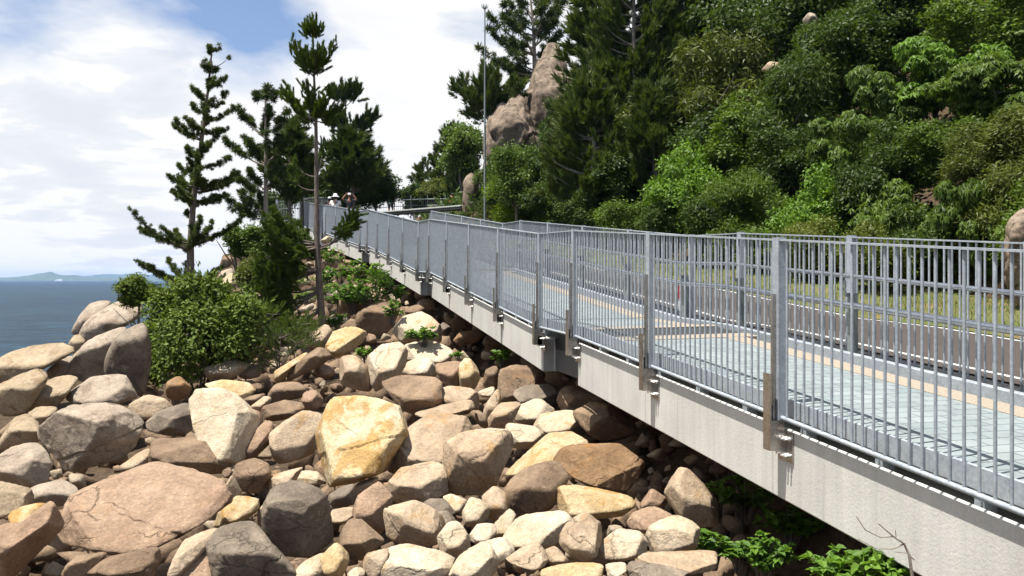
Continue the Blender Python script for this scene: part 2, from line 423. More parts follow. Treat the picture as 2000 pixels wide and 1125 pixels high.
def skbox(m, x0, x1, y0, y1, z0, z1, s):
    V = [(x, y + SK * (x - .16), z + s * (y + SK * (x - .16))) for z in (z0, z1) for x, y in ((x0, y0), (x1, y0), (x1, y1), (x0, y1))]
    m.add(V, [(3, 2, 1, 0), (4, 5, 6, 7), (0, 1, 5, 4), (1, 2, 6, 5), (2, 3, 7, 6), (3, 0, 4, 7)])
def span(a, b, label, cap_far=True):
    L, s, rz = frame_of(a, b); r = empty('footbridge_span', a, rz); tag(r, label, 'footbridge', 'spans of the concrete footbridge')
    m = MB(); m.box(.042, .078, 0.0, L, -.72, -.185, s); m.box(.078, .55, .0, L, -.72, -.27, s); m.build('beam', M['concrete'], r, .012)
    m = MB(); m.box(1.5, 1.95, .0, L, -.72, -.185, s); m.build('beam', M['concrete'], r)
    m = MB(); skbox(m, .158, 1.44, .02, L - 1.2, -.15, -.004, s); m.build('paver_deck', M['paver'], r)
    m = MB(); skbox(m, 1.444, 1.73, .02, L - 1.2, -.15, .0, s); m.build('sand_border', M['sandstrip'], r)
    for y0, y1, mat, nm in ((L - 1.196, L - .9, 'sandstrip', 'sand_band'), (L - .896, L - .22, 'darkstrip', 'joint_strip'), (L - .216, L - .02, 'sandstrip', 'sand_band')):
        q = MB(); skbox(q,   .158, 1.93, y0, y1, -.16, .002 if mat == 'sandstrip' else -.012, s); q.build(nm, M[mat], r)
    m = MB(); m.box(.13, .155, .04, L - .02, -.125, .006, s); m.build('edge_channel', M['galv'], r, .003)
    k = int(L / .75)
    for i in range(k): put(PACK, r, (i + .4) * L / k, s)
    return r
def landing(a, b, label):
    L, s, rz = frame_of(a, b); r = empty('landing', a, rz); tag(r, label, 'landing', 'landings between the footbridge spans')
    m = MB(); skbox(m, .158, 1.44, .0, L, -.15, -.004, s); m.build('paver_deck', M['paver'], r)
    m = MB(); skbox(m, 1.444, 1.73, .0, L, -.15, .0, s); m.build('sand_border', M['sandstrip'], r)
    m = MB(); m.box(.22, .26, -.0, L, -.70, -.17, s); m.build('fascia_panel', M['fascia_gap'], r)
    m = MB(); m.box(.265, 1.9, .03, L - .03, -.71, -.665, s); m.build('soffit', M['concrete'], r)
    m = MB(); m.box(.13, .155, .03, L - .03, -.12, .002, s); m.build('edge_channel', M['galv'], r)
    t = MB()
    return r
names = ['nearest', 'second', 'middle', 'fourth', 'farthest']
span_l = ['longest pale concrete footbridge span with pavers nearest the camera', 'concrete footbridge span above the yellow rocks, beyond the dark recessed joint',
          'concrete footbridge span above the long grey rounded boulder and ferns', 'short concrete footbridge span directly behind the slender pine trunk', 'last footbridge span meeting the bush on the headland']
rail_l = ['galvanised baluster railing with stainless brackets on the nearest span, running out of frame', 'galvanised baluster railing on the second span, below the dark landing joint',
          'galvanised baluster railing on the span with dense-looking bars in the middle', 'galvanised railing in front of the walker in the white hat', 'galvanised railing at the far end beside the open bar gate']
frail_l = ['road-side railing opposite the nearest span, seen through the near balusters', 'road-side railing opposite the second span, below the lime bush', 'short road-side railing at the far end, beside the road surface']
def far_pt(p, L_, rz):
    d = Vector((-math.sin(rz), math.cos(rz), 0)); n = Vector((math.cos(rz), math.sin(rz), 0))
    return d, n
for i, (a, b, bays) in enumerate(SEG):
    span(a, b, span_l[i]); railing(a, b, bays, rail_l[i], True, 'sea-side railings of the footbridge')
    L, s, rz = frame_of(a, b); d, n = far_pt(a, L, rz)
    if i < 3:
        fa = a + n * 2.3; fb = b + n * 2.3
        if i == 1: F1 = fb
        railing(fa, fb, bays, frail_l[i], False, 'road-side railings of the footbridge')
        # crash barrier with two polished tubes on dark posts, on the walkway side of that railing
        r = empty('crash_barrier', fa - n * .12, rz)
        tag(r, ['dark-post crash barrier with two polished tubes behind the nearest span', 'dark-post crash barrier with tubes behind the second span', 'dark-post crash barrier with tubes behind the middle span'][i], 'barrier', 'crash barriers along the road')
        for z_, rad, nm in ((.80, .024, 'upper_tube'), (.50, .036, 'lower_tube')):
            m = MB(); m.tube([(-.06, 0, z_), (-.06, L, z_ + s * L)], rad, 12); m.build(nm, M['tube'], r)
        m = MB(); m.box(-.10, -.02, 0, L, -.14, .015, s); m.build('kick_beam', M['galv'], r, .006)
        m = MB(); m.box(.18, .52, 0, L, -.5, -.06, s); m.build('gap_shade_box', M['fascia_gap'], r)  # black box: shade of the gap between deck and road, put into colour
        for k in range(bays + 1):
            y = L * k / bays - .13
            if y < 0: y = .05
            m = MB(); m.box(.005, .07, -.045, .045, -.3, .62); m.box(-.055, .005, -.012, .012, .47, .51); m.box(-.05, .005, -.012, .012, .58, .62); m.tube([(-.05, 0, .6), (-.06, 0, .75)], .01, 6)
            o = m.build('post', M['galvdark'], r); o.location = (0, y, s * y)
    if i > 0:
        pa, pb = SEG[i - 1][1], a
        landing(pa, pb, ['', 'dark recessed landing joint between the two nearest footbridge spans', 'grey landing joint at the first kink of the far railing', 'shaded landing joint with folded railing right of the pine tuft', 'farthest landing joint just left of the pine trunk'][i])
        Lr, sr, rzr = frame_of(pa, pb)
        r = empty('railing', pa, rzr); tag(r, ['', 'short link railing over the dark landing joint', 'short link railing at the kink above the grey landing', 'short link railing in shade right of the pine tuft', 'short link railing beside the pine trunk'][i], 'railing', 'link railings over the landings')
        top_and_bottom(r, Lr, sr, .03, Lr - .03)
        nb = int(Lr / .095)
        for k in range(1, nb): put(BAL, r, Lr * k / nb, sr)
        if i < 3:
            L0, s0, rz0 = frame_of(*SEG[i - 1][:2]); d0, n0 = far_pt(pa, L0, rz0)
            q0 = pa + n0 * 2.3; q1 = a + n * 2.3
            L2, s2, rz2 = frame_of(q0, q1)
            r = empty('railing', q0, rz2); tag(r, ['', 'short road-side link railing behind the dark landing joint', 'short road-side link railing right of the far kink'][i], 'railing', 'link railings over the landings')
            top_and_bottom(r, L2, s2, .03, L2 - .03); nb = int(L2 / .095)
            for k in range(1, nb): put(BAL, r, L2 * k / nb, s2)
            r = empty('crash_barrier', q0 - n * .12, rz2); tag(r, ['', 'short crash barrier link with polished tubes behind the dark landing joint', 'short crash barrier link right of the far kink'][i], 'barrier', 'crash barriers along the road')
            for z_, rad, nm in ((.80, .024, 'upper_tube'), (.50, .036, 'lower_tube')):
                m = MB(); m.tube([(-.06, .01, z_), (-.06, L2 - .01, z_ + s2 * L2)], rad, 12); m.build(nm, M['tube'], r)
            m = MB(); m.box(-.10, -.02, .01, L2 - .01, -.14, .015, s2); m.build('kick_beam', M['galv'], r, .006)
            m = MB(); m.box(.18, .50, .01, L2 - .01, -.5, -.065, s2); m.build('gap_shade_box', M['fascia_gap'], r)  # the same coloured-in gap shade, carried across the link
# ------------------------------------------------------------------ rocks
ZONE = {'A': (0, 560, 1.991), 'B': (500, 600, 2.143), 'C': (1000, 750, 2.857), 'D': (420, 440, 4.6875), 'E': (0, 560, 3.881), 'G': (420, 560, 4.686), 'H': (700, 540, 3.75)}
# zone, outline seen from the path, ridge height (0 = all front face, 1 = all top), tone, edge hardness, label
ROCKS = [
('E','540,350 610,210 680,125 750,105 860,108 760,180 690,250 600,360',.6,'pale',9,'split pale boulder slice standing at the edge of the sea'),
('E','600,370 640,270 740,190 880,108 1000,110 1080,150 1040,230 950,290 800,320 720,380 640,420',.55,'pale',9,'rounded pale boulder under the small seaside shrub, next to the sea'),
('E','515,440 560,370 610,365 645,410 620,470 560,520',.4,'sand',9,'small sandy block wedged between sea-edge boulders'),
('E','510,650 560,520 660,420 780,350 930,310 960,300 870,380 800,520 790,660 680,700 570,690',.45,'pale',10,'tall grey slab boulder leaning left of the round bush'),
('E','790,660 810,520 880,390 1000,320 1080,280 1130,420 1120,700 1080,820 960,760',.25,'grey',9,'dark streaked boulder face hidden partly by the round bush'),
('E','-60,600 0,560 60,500 180,460 330,435 470,420 540,450 550,500 420,570 320,620 200,690 0,740 -60,740',.55,'sand',9,'long low sandy boulder at the left edge above the sea'),
('E','350,640 440,560 520,522 570,530 530,630 500,690 380,700',.5,'pale',9,'low pale boulder behind the curved tan boulder'),
('E','-40,760 40,720 150,660 270,625 330,640 365,690 290,740 220,830 200,940 90,970 0,960 -40,940',.45,'sand',8,'curved tan boulder with dark right flank at the left edge'),
('E','200,930 220,830 290,750 400,690 520,670 590,690 520,800 440,890 330,890 240,925',.6,'sand',9,'smooth sandy boulder in front of the grey slab'),
('E','470,920 500,820 600,740 720,690 880,662 960,670 1060,800 990,890 800,880 600,900',.72,'pale',13,'broad pale boulder with a broken right end'),
('E','210,960 290,910 420,905 440,920 400,970 300,1050',.6,'sand',9,'small sandy wedge rock between sandy boulders'),
('A','155,570 200,500 300,447 440,447 520,485 575,560 520,650 400,712 270,712 215,650',.22,'pale',14,'huge flat-topped boulder with a black shaded front at left'),
('A','150,560 200,510 215,600 210,650 170,600',.5,'pale',12,'narrow flake leaning on the huge flat-topped boulder'),
('A','-25,500 40,490 80,505 20,560 -10,620',.5,'sand',9,'small tan rock at the left edge behind the golden-brown boulder'),
('A','-20,640 0,590 60,505 110,492 150,540 160,595 90,610 30,620',.5,'sand',8,'golden-brown boulder with a domed top at the left edge'),
('A','-20,700 10,640 60,605 110,597 190,650 215,720 160,770 80,785 0,760',.55,'pale',9,'cracked grey boulder on the left, below the domed one'),
('A','-30,760 0,755 90,790 110,840 30,890 -20,920',.8,'sand',9,'flat sandy rock at the left edge under the cracked boulder'),
('A','85,850 130,775 240,747 300,785 295,820 240,850 140,862',.55,'pale',8,'low rounded rock right of the cracked grey boulder'),
('A','22,925 40,872 100,848 172,836 172,872 100,930',.8,'gold',13,'golden flat slab rock near the left edge'),
('A','-30,1150 -20,1010 40,940 95,920 200,832 268,822 190,940 180,1000 205,1065 130,1150',.5,'pink',11,'pinkish leaning rock in the lower left corner'),
('A','-30,960 0,930 60,925 90,930 30,1000 -20,1020',.8,'pink',11,'small pinkish rock at the left edge under the golden slab'),
('A','178,975 190,920 300,798 430,715 560,702 720,722 880,745 905,770 830,870 640,965 430,1042 260,1045 200,1012',.86,'pink',13,'largest flat pinkish rock with long diagonal cracks'),
('A','450,715 500,670 590,625 605,700 560,725 470,725',.7,'tan',11,'tan rock tucked behind the largest flat pinkish rock'),
('A','578,650 600,600 690,590 770,600 830,650 890,705 860,730 700,730 600,715',.33,'brown',14,'dark brown block above the largest flat pinkish rock'),
('A','733,430 790,394 880,410 960,490 967,570 930,680 870,697 800,667 760,580 745,500',.88,'cream',9,'tall smooth yellow-cream boulder left of centre'),
('A','568,532 620,490 700,462 745,455 760,560 680,585 590,562',.55,'grey',13,'flat dark grey rock left of the tall yellow-cream boulder'),
('A','650,385 690,348 742,385 738,420 690,440 655,425',.35,'rust',12,'small brown rock at the foot of the round bush'),
('A','498,472 560,420 620,438 645,478 600,515 530,512',.6,'tan',12,'tan angular rock beside the huge flat-topped boulder'),
('G','-130,760 0,720 80,680 160,660 240,700 270,760 170,820 40,850 -110,850',.6,'cream',11,'pale cracked rock on dry ground right of the round bush'),
('G','200,800 280,740 370,715 420,750 425,810 340,840 240,840',.4,'brown',10,'brown rock behind the long golden rock'),
('G','-160,950 -70,890 60,865 200,870 330,900 350,940 280,1000 180,1080 60,1000 -80,960',.6,'gold',10,'long golden rock above the tall yellow-cream boulder'),
('G','200,1080 320,1000 440,970 470,1010 360,1080 270,1100',.4,'brown',12,'low brown rock under the long golden rock'),
('G','480,1000 540,900 630,865 760,870 840,930 800,1010 620,1040 530,1060',.45,'brown',8,'brown oval stone below the split golden slab'),
('A','1003,502 1030,462 1120,433 1185,440 1175,485 1080,520 1040,525',.5,'brown',12,'purple-brown rock left of the big golden boulder'),
('A','968,468 1030,420 1055,425 1025,485 1000,500',.5,'tan',12,'thin tan shard left of the purple-brown rock'),
('A','1165,475 1180,410 1220,398 1255,440 1245,475',.55,'pink',12,'pinkish angular rock touching the big golden boulder'),
('G','905,730 930,655 990,670 1060,710 1090,800 1030,840 940,830',.75,'pink',11,'pale pink stone right of the split golden slab'),
('G','528,830 570,770 700,680 840,585 850,610 720,740 630,860 560,870',.9,'gold',12,'bright golden slab face, lit, above the brown oval stone'),
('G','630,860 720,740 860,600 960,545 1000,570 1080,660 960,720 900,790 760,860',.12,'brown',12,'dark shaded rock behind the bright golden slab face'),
('A','938,672 975,560 1050,528 1060,570 1015,640 985,680',.7,'pink',12,'pinkish slab leaning right of the tall yellow-cream boulder'),
('A','955,470 1000,490 1015,530 970,565',.6,'pink',12,'small pink chip beside the tall yellow-cream boulder'),
('A','1038,610 1070,540 1180,478 1250,470 1250,600 1200,660 1140,690 1080,692 1045,665',.62,'tan',9,'tan boulder leaning on the left of the big golden boulder'),
('A','900,745 920,690 990,664 1045,690 1052,735 1010,800 940,795 905,772',.5,'brown',8,'round brown boulder below the tall yellow-cream boulder'),
('A','862,718 890,700 908,722 900,747 872,742',.5,'brown',9,'fist-sized brown stone left of the round brown boulder'),
('A','1033,765 1050,700 1120,680 1210,676 1220,712 1150,730 1140,760 1050,805',.7,'tan',13,'tan flat rock above the dark scarred boulder'),
('A','1140,752 1150,717 1230,728 1262,775 1200,768',.8,'cream',13,'cream chip in front of the tan flat rock'),
('A','805,905 810,812 890,752 915,810 900,845 830,865',.4,'tan',13,'tan upright rock touching the flat pinkish rock tip'),
('A','828,945 860,860 930,808 1003,830 1003,890 920,915 870,950',.6,'gold',13,'golden-cream rock left of the dark scarred boulder'),
('A','1000,925 1005,868 1040,830 1050,890 1030,930',.4,'tan',13,'narrow tan rock left of the dark scarred boulder'),
('A','1022,880 1040,820 1080,770 1180,757 1255,790 1273,900 1243,1020 1160,1068 1060,1032 1025,965',.34,'grey',9,'dark scarred boulder with pale chips on its face'),
('A','803,995 840,940 930,912 990,920 1040,1000 1130,1080 1165,1150 840,1150 815,1060',.55,'grey',8,'smooth dark grey boulder at the bottom edge'),
('A','578,1095 590,1040 650,980 750,938 845,950 810,1000 690,1045 665,1150 590,1150',.7,'tan',9,'tan rock left of the smooth dark grey boulder'),
('A','672,1150 700,1050 800,1008 835,1070 855,1150',.8,'pink',9,'pinkish tan rock between two boulders at the bottom edge'),
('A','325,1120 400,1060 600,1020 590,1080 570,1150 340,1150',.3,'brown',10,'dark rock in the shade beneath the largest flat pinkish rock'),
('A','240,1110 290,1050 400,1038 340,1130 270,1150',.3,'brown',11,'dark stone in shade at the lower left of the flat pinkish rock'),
('A','1228,1012 1250,975 1290,968 1303,1000 1240,1035',.7,'cream',14,'small cream chip right of the dark scarred boulder'),
('B','247,610 258,450 300,380 370,338 480,358 580,385 635,445 645,495 600,590 540,685 400,745 305,768 262,735 245,665',.8,'goldwhite',13,'biggest golden boulder with white patches in the middle'),
('B','488,355 520,310 620,290 760,300 795,340 765,400 640,455 600,405',.5,'brown',9,'cracked purple-brown rock above the biggest golden boulder'),
('H','45,650 80,560 140,500 230,465 330,480 350,510 320,640 310,720 200,760 110,830 60,760',.62,'cream',9,'upright cream boulder behind the cracked purple-brown rock'),
('H','320,540 350,500 480,480 640,490 715,545 640,620 560,640 440,640 330,630',.85,'cream',13,'wide flat cream slab rock below the green weeds'),
('H','310,700 330,645 430,590 530,600 580,690 540,740 420,745',.7,'cream',12,'cream rock under the wide flat cream slab'),
('H','560,630 640,620 760,620 745,800 660,825 590,720',.6,'pink',13,'pink fractured rock left of the golden wedge'),
('H','735,800 750,640 800,580 870,690 900,800 890,830 800,815',.6,'gold',14,'golden wedge-shaped rock pointing up'),
('B','348,305 360,200 420,193 458,240 475,320 485,352 380,345',.4,'tan',11,'tan block left of the upright cream boulder'),
('B','283,170 330,90 400,75 460,100 435,150 330,213 305,200',.75,'gold',10,'golden-brown rock below the pointed pale stone'),
('B','188,145 220,110 300,68 325,110 300,155 230,178',.7,'tan',11,'tan-pink rock left of the golden-brown rock'),
('G','1010,310 1060,285 1190,280 1205,310 1120,380 1060,350',.85,'cream',13,'pointed pale stone resting at the pine trunk foot'),
('D','1128,720 1160,640 1280,623 1440,650 1485,700 1320,765 1250,822 1150,795',.4,'brown',7,'long rounded brown boulder with pale top near the pine trunk'),
('D','1285,870 1310,800 1450,720 1600,688 1685,750 1630,880 1570,985 1400,985 1300,930',.4,'brown',8,'round dark-faced boulder right of the golden-brown rock'),
('D','1400,650 1450,590 1520,558 1575,650 1545,695 1460,695',.6,'tan',11,'tan stone behind the long rounded brown boulder'),
('H','255,410 300,350 350,290 480,250 530,300 545,335 590,360 610,460 560,490 400,480 330,475',.75,'cream',12,'cream boulder with green weeds growing across it'),
('H','575,900 600,840 720,812 870,830 880,960 840,1000 700,950 600,940',.5,'tan',14,'tan angular block above the thin flat slab'),
('H','360,1030 480,985 800,915 820,970 740,1050 600,1030 480,1070 400,1090',.8,'tan',14,'thin flat slab rock lying right of the biggest golden boulder'),
('B','528,700 550,630 620,520 700,468 830,453 895,490 810,560 775,650 660,700 550,745',.6,'tan',9,'large smooth tan boulder right of the biggest golden boulder'),
('B','543,765 570,710 650,668 780,643 808,690 790,770 700,815 590,822',.5,'tan',11,'tan rock below the large smooth tan boulder'),
('B','768,640 800,560 930,513 1050,528 1060,600 1012,700 980,765 890,808 800,770 793,690',.3,'tan',15,'pale-topped rock with a hollow shaded front'),
('H','900,1060 940,930 1010,830 1035,880 1010,990 940,1090',.5,'tan',13,'upright tan sliver rock left of a cream block'),
('B','963,485 1000,430 1100,390 1120,420 1065,485 1045,525 980,515',.35,'tan',14,'angular tan rock in the gap below the golden wedge'),
('B','1073,445 1120,385 1200,388 1245,430 1190,470 1150,490 1080,482',.7,'cream',14,'cream rock lit beside the shadow of the beam'),
('B','1045,565 1060,480 1150,488 1210,530 1145,592 1060,595',.65,'cream',14,'cream block above the low golden boulder'),
('B','1172,515 1200,460 1330,428 1373,480 1305,522 1200,538',.75,'cream',14,'cream pointed slab at the shadow edge above the rust boulder'),
('B','995,660 1010,610 1100,548 1280,528 1395,560 1300,600 1280,640 1100,695 1050,745 1010,700',.65,'gold',9,'low golden boulder left of the rust boulder'),
('B','1033,805 1050,740 1120,670 1250,638 1310,700 1250,760 1250,820 1180,862 1080,873',.55,'brown',8,'grey-brown oval boulder below the low golden boulder'),
('C','253,440 300,350 380,325 600,328 700,370 752,440 740,570 680,645 560,615 380,550 280,492',.42,'rust',10,'rust-brown boulder lying under the edge of the beam'),
('C','218,640 230,580 280,528 380,560 540,620 715,655 690,745 500,754 300,732 238,692',.5,'gold',10,'long golden rock lying under the rust-brown boulder'),
('B','698,835 720,803 790,808 835,860 780,892',.6,'grey',14,'small grey rock behind a cream chip'),
('B','783,790 830,778 882,810 862,852 820,867',.8,'cream',14,'bright cream chip right of a small grey rock'),
('B','527,890 540,850 600,828 680,816 745,850 760,900 785,990 600,1008 550,972 530,920',.15,'tan',16,'square tan block with a flat front near the bottom'),
('B','740,855 800,848 835,900 790,945 755,920',.6,'grey',14,'grey rubble rock right of the square tan block'),
('B','757,965 790,920 850,898 893,960 893,1030 830,1063 778,1030',.5,'cream',14,'cream pinkish rock right of the square tan block'),
('B','862,865 900,800 960,828 980,890 900,922 868,912',.6,'cream',14,'cream rock under the hollow-fronted rock'),
('B','947,795 1000,748 1043,780 1065,840 1000,897 958,862',.5,'tan',15,'greyish angular rock left of the grey-brown oval boulder'),
('B','888,955 930,908 1000,908 1003,960 930,997 893,982',.65,'cream',11,'small cream oval rock beneath the angular ones'),
('B','998,925 1070,848 1093,870 1045,965 1010,972',.7,'cream',14,'narrow cream shard under the grey-brown oval boulder'),
('B','1027,965 1070,900 1200,868 1290,858 1338,890 1290,970 1200,1013 1090,1003',.72,'cream',10,'broad cream rock with a curved shadow on top'),
('C','248,880 320,780 420,748 475,770 555,830 475,905 490,1015 350,945',.5,'tan',13,'tan two-sided rock in front of the long golden rock'),
('C','468,905 600,808 700,828 755,900 745,945 615,988 540,995',.6,'cream',14,'pale faceted block in the lower middle right'),
('C','648,785 680,708 800,676 905,730 845,792 780,835 720,842',.7,'pink',13,'pink flat-faced rock above the pale faceted block'),
('C','713,695 790,588 865,640 870,690 800,690',.5,'pink',13,'small pink rock half in shade right of the long golden rock'),
('C','852,570 880,515 990,458 1085,560 1150,640 1160,790 1070,795 970,772 900,705 868,640',.18,'tan',14,'big upright slab under the beam, half in shadow'),
('C','778,860 800,798 950,755 1055,800 1010,920 985,962 800,962',.35,'cream',14,'cream block beside the green weeds'),
('C','630,1040 680,998 800,1003 1005,1050 990,1100 640,1100',.7,'grey',14,'pale grey rock at the bottom edge near the weeds'),
('C','675,995 760,963 1000,958 1155,970 1125,1045 1000,1052 800,1003',.75,'tan',14,'flat tan slab lying above the pale grey rock'),
('C','140,1075 200,1018 330,998 470,1008 525,1050 505,1110 150,1110',.7,'gold',10,'golden rock at the bottom edge'),
('C','533,1015 580,988 695,993 635,1040 625,1100 540,1100',.75,'cream',14,'cream rock right of the golden bottom rock'),
('B','795,1140 860,1050 970,973 1003,1060 995,1150 800,1150',.7,'cream',14,'tilted cream slab at the bottom edge'),
('B','968,970 1030,963 1085,1020 1012,1083',.75,'cream',14,'cream wedge right of the tilted cream slab'),
('B','998,1090 1070,1040 1170,998 1215,1040 1205,1115 1150,1095 1060,1115',.65,'tan',12,'tan rock right of the cream wedge'),
('B','1203,1022 1250,998 1315,1060 1305,1088 1240,1088',.6,'tan',14,'small tan flake by the two-sided rock'),
('B','482,1120 560,1020 640,998 770,1008 835,1060 805,1140 520,1145',.72,'cream',12,'bright cream boulder at the bottom edge'),
('B','445,1100 470,1030 560,1013 535,1090 490,1140',.6,'tan',11,'tan rock left of the bright cream boulder'),
('B','347,970 380,898 440,908 523,980 440,1062 380,1055',.3,'brown',14,'dark brown pointed rock right of the dark scarred boulder'),
('B','402,865 430,780 530,718 572,760 572,840 522,953 460,955 418,915',.5,'pink',10,'pinkish-brown upright rock left of the square tan block'),
('B','298,875 330,848 420,838 435,890 350,908',.7,'tan',12,'tan flat stone left of the pinkish-brown upright rock'),
('B','412,795 420,740 510,713 505,750 440,793',.5,'tan',13,'tan rock above the pinkish-brown upright rock'),
('B','298,795 340,760 400,738 408,822 340,848',.4,'grey',14,'grey block below the biggest golden boulder'),
('B','267,1055 320,998 350,1008 383,1070 375,1145 300,1110',.6,'gold',12,'tan-gold rock under the dark brown pointed rock'),
('B','160,1120 200,1060 260,1038 303,1110 295,1150 180,1150',.65,'cream',13,'cream rock right of the smooth dark grey boulder'),
('B','380,1120 410,1088 452,1110 445,1150 390,1150',.7,'cream',13,'small cream rock at the bottom edge'),
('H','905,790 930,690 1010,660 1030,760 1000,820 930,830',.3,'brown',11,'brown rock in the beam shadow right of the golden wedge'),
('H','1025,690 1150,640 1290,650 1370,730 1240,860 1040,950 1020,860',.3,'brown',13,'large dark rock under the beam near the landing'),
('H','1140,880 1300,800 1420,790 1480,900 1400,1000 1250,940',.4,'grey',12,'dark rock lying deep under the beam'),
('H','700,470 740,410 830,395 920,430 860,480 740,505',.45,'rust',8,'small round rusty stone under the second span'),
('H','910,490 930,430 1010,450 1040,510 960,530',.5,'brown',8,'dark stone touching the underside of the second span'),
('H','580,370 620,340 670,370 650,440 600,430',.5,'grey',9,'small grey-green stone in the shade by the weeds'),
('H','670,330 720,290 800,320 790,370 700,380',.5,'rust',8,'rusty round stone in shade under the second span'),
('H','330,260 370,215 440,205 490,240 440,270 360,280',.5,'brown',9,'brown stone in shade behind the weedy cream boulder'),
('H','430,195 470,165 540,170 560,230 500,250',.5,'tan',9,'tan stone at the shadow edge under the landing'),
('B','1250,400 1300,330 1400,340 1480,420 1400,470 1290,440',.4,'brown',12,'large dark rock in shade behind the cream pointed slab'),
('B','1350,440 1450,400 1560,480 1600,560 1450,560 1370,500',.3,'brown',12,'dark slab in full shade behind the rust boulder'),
('B','925,355 990,333 1000,368 950,380',.75,'cream',13,'cream chip below the golden wedge'),
('D','18,490 60,420 150,393 175,425 75,495',.6,'pale',9,'pale rock on the headland, behind the leaning sapling'),
('D','42,530 120,450 200,428 245,500 170,565 90,592',.65,'cream',10,'cream rock on the headland below a pale rock'),
('D','238,535 270,450 330,413 395,490 335,545',.7,'cream',9,'cream rock with orange base below the sapling'),
('D','42,360 80,265 160,263 185,310 130,375 70,392',.4,'brown',9,'dark brown boulder against the sea on the headland'),
('D','428,195 480,130 560,108 595,160 500,203',.7,'tan',10,'tan rock high on the headland behind the pine foliage'),
('D','165,610 250,545 350,568 365,650 260,650',.5,'pink',10,'pinkish rock beneath the cream rocks on the headland'),
('D','540,410 560,380 680,408 700,430 640,448',.75,'cream',11,'flat cream rock behind the low pine branches'),
('D','988,660 1000,580 1120,568 1140,640 1020,685',.7,'pale',11,'pale rock right of the pine trunk'),
('D','350,610 470,650 505,740 400,705',.3,'brown',11,'dark brown rock behind the feathery seedlings'),
('D','460,650 600,640 700,720 560,740',.45,'brown',11,'brown rock in the shade of the pine'),
('D','725,805 860,718 905,740 830,805',.7,'pale',12,'pale slab left of the pine trunk foot'),
('D','775,675 870,645 930,680 870,725',.75,'cream',12,'cream slab under the lowest pine branch'),
('D','470,800 560,770 660,790 600,830 500,830',.7,'tan',12,'tan stone among the feathery seedlings'),
('D','900,340 950,290 1010,330 1000,420 920,420',.5,'tan',11,'tan rock behind the pine trunk under the beam'),
]
_ICO = {}
def ico(level):
    if level not in _ICO:
        bm = bmesh.new(); bmesh.ops.create_icosphere(bm, subdivisions=level, radius=1)
        V = np.array([v.co[:] for v in bm.verts]); Fc = np.array([[v.index for v in f.verts] for f in bm.faces]); bm.free()
        V /= np.linalg.norm(V, axis=1)[:, None]; _ICO[level] = (V, Fc)
    return _ICO[level]
def hull_planes(pts):
    bm = bmesh.new()
    for p in pts: bm.verts.new(p)
    bmesh.ops.convex_hull(bm, input=bm.verts)
    bmesh.ops.dissolve_limit(bm, angle_limit=math.radians(4), verts=bm.verts, edges=bm.edges)
    N = []; H = []
    for f in bm.faces:
        f.normal_update(); n = f.normal; N.append(n[:]); H.append(n.dot(f.verts[0].co))
    bm.free()
    N = np.array(N); H = np.array(H); s = np.sign(H); return N * s[:, None], np.abs(H)
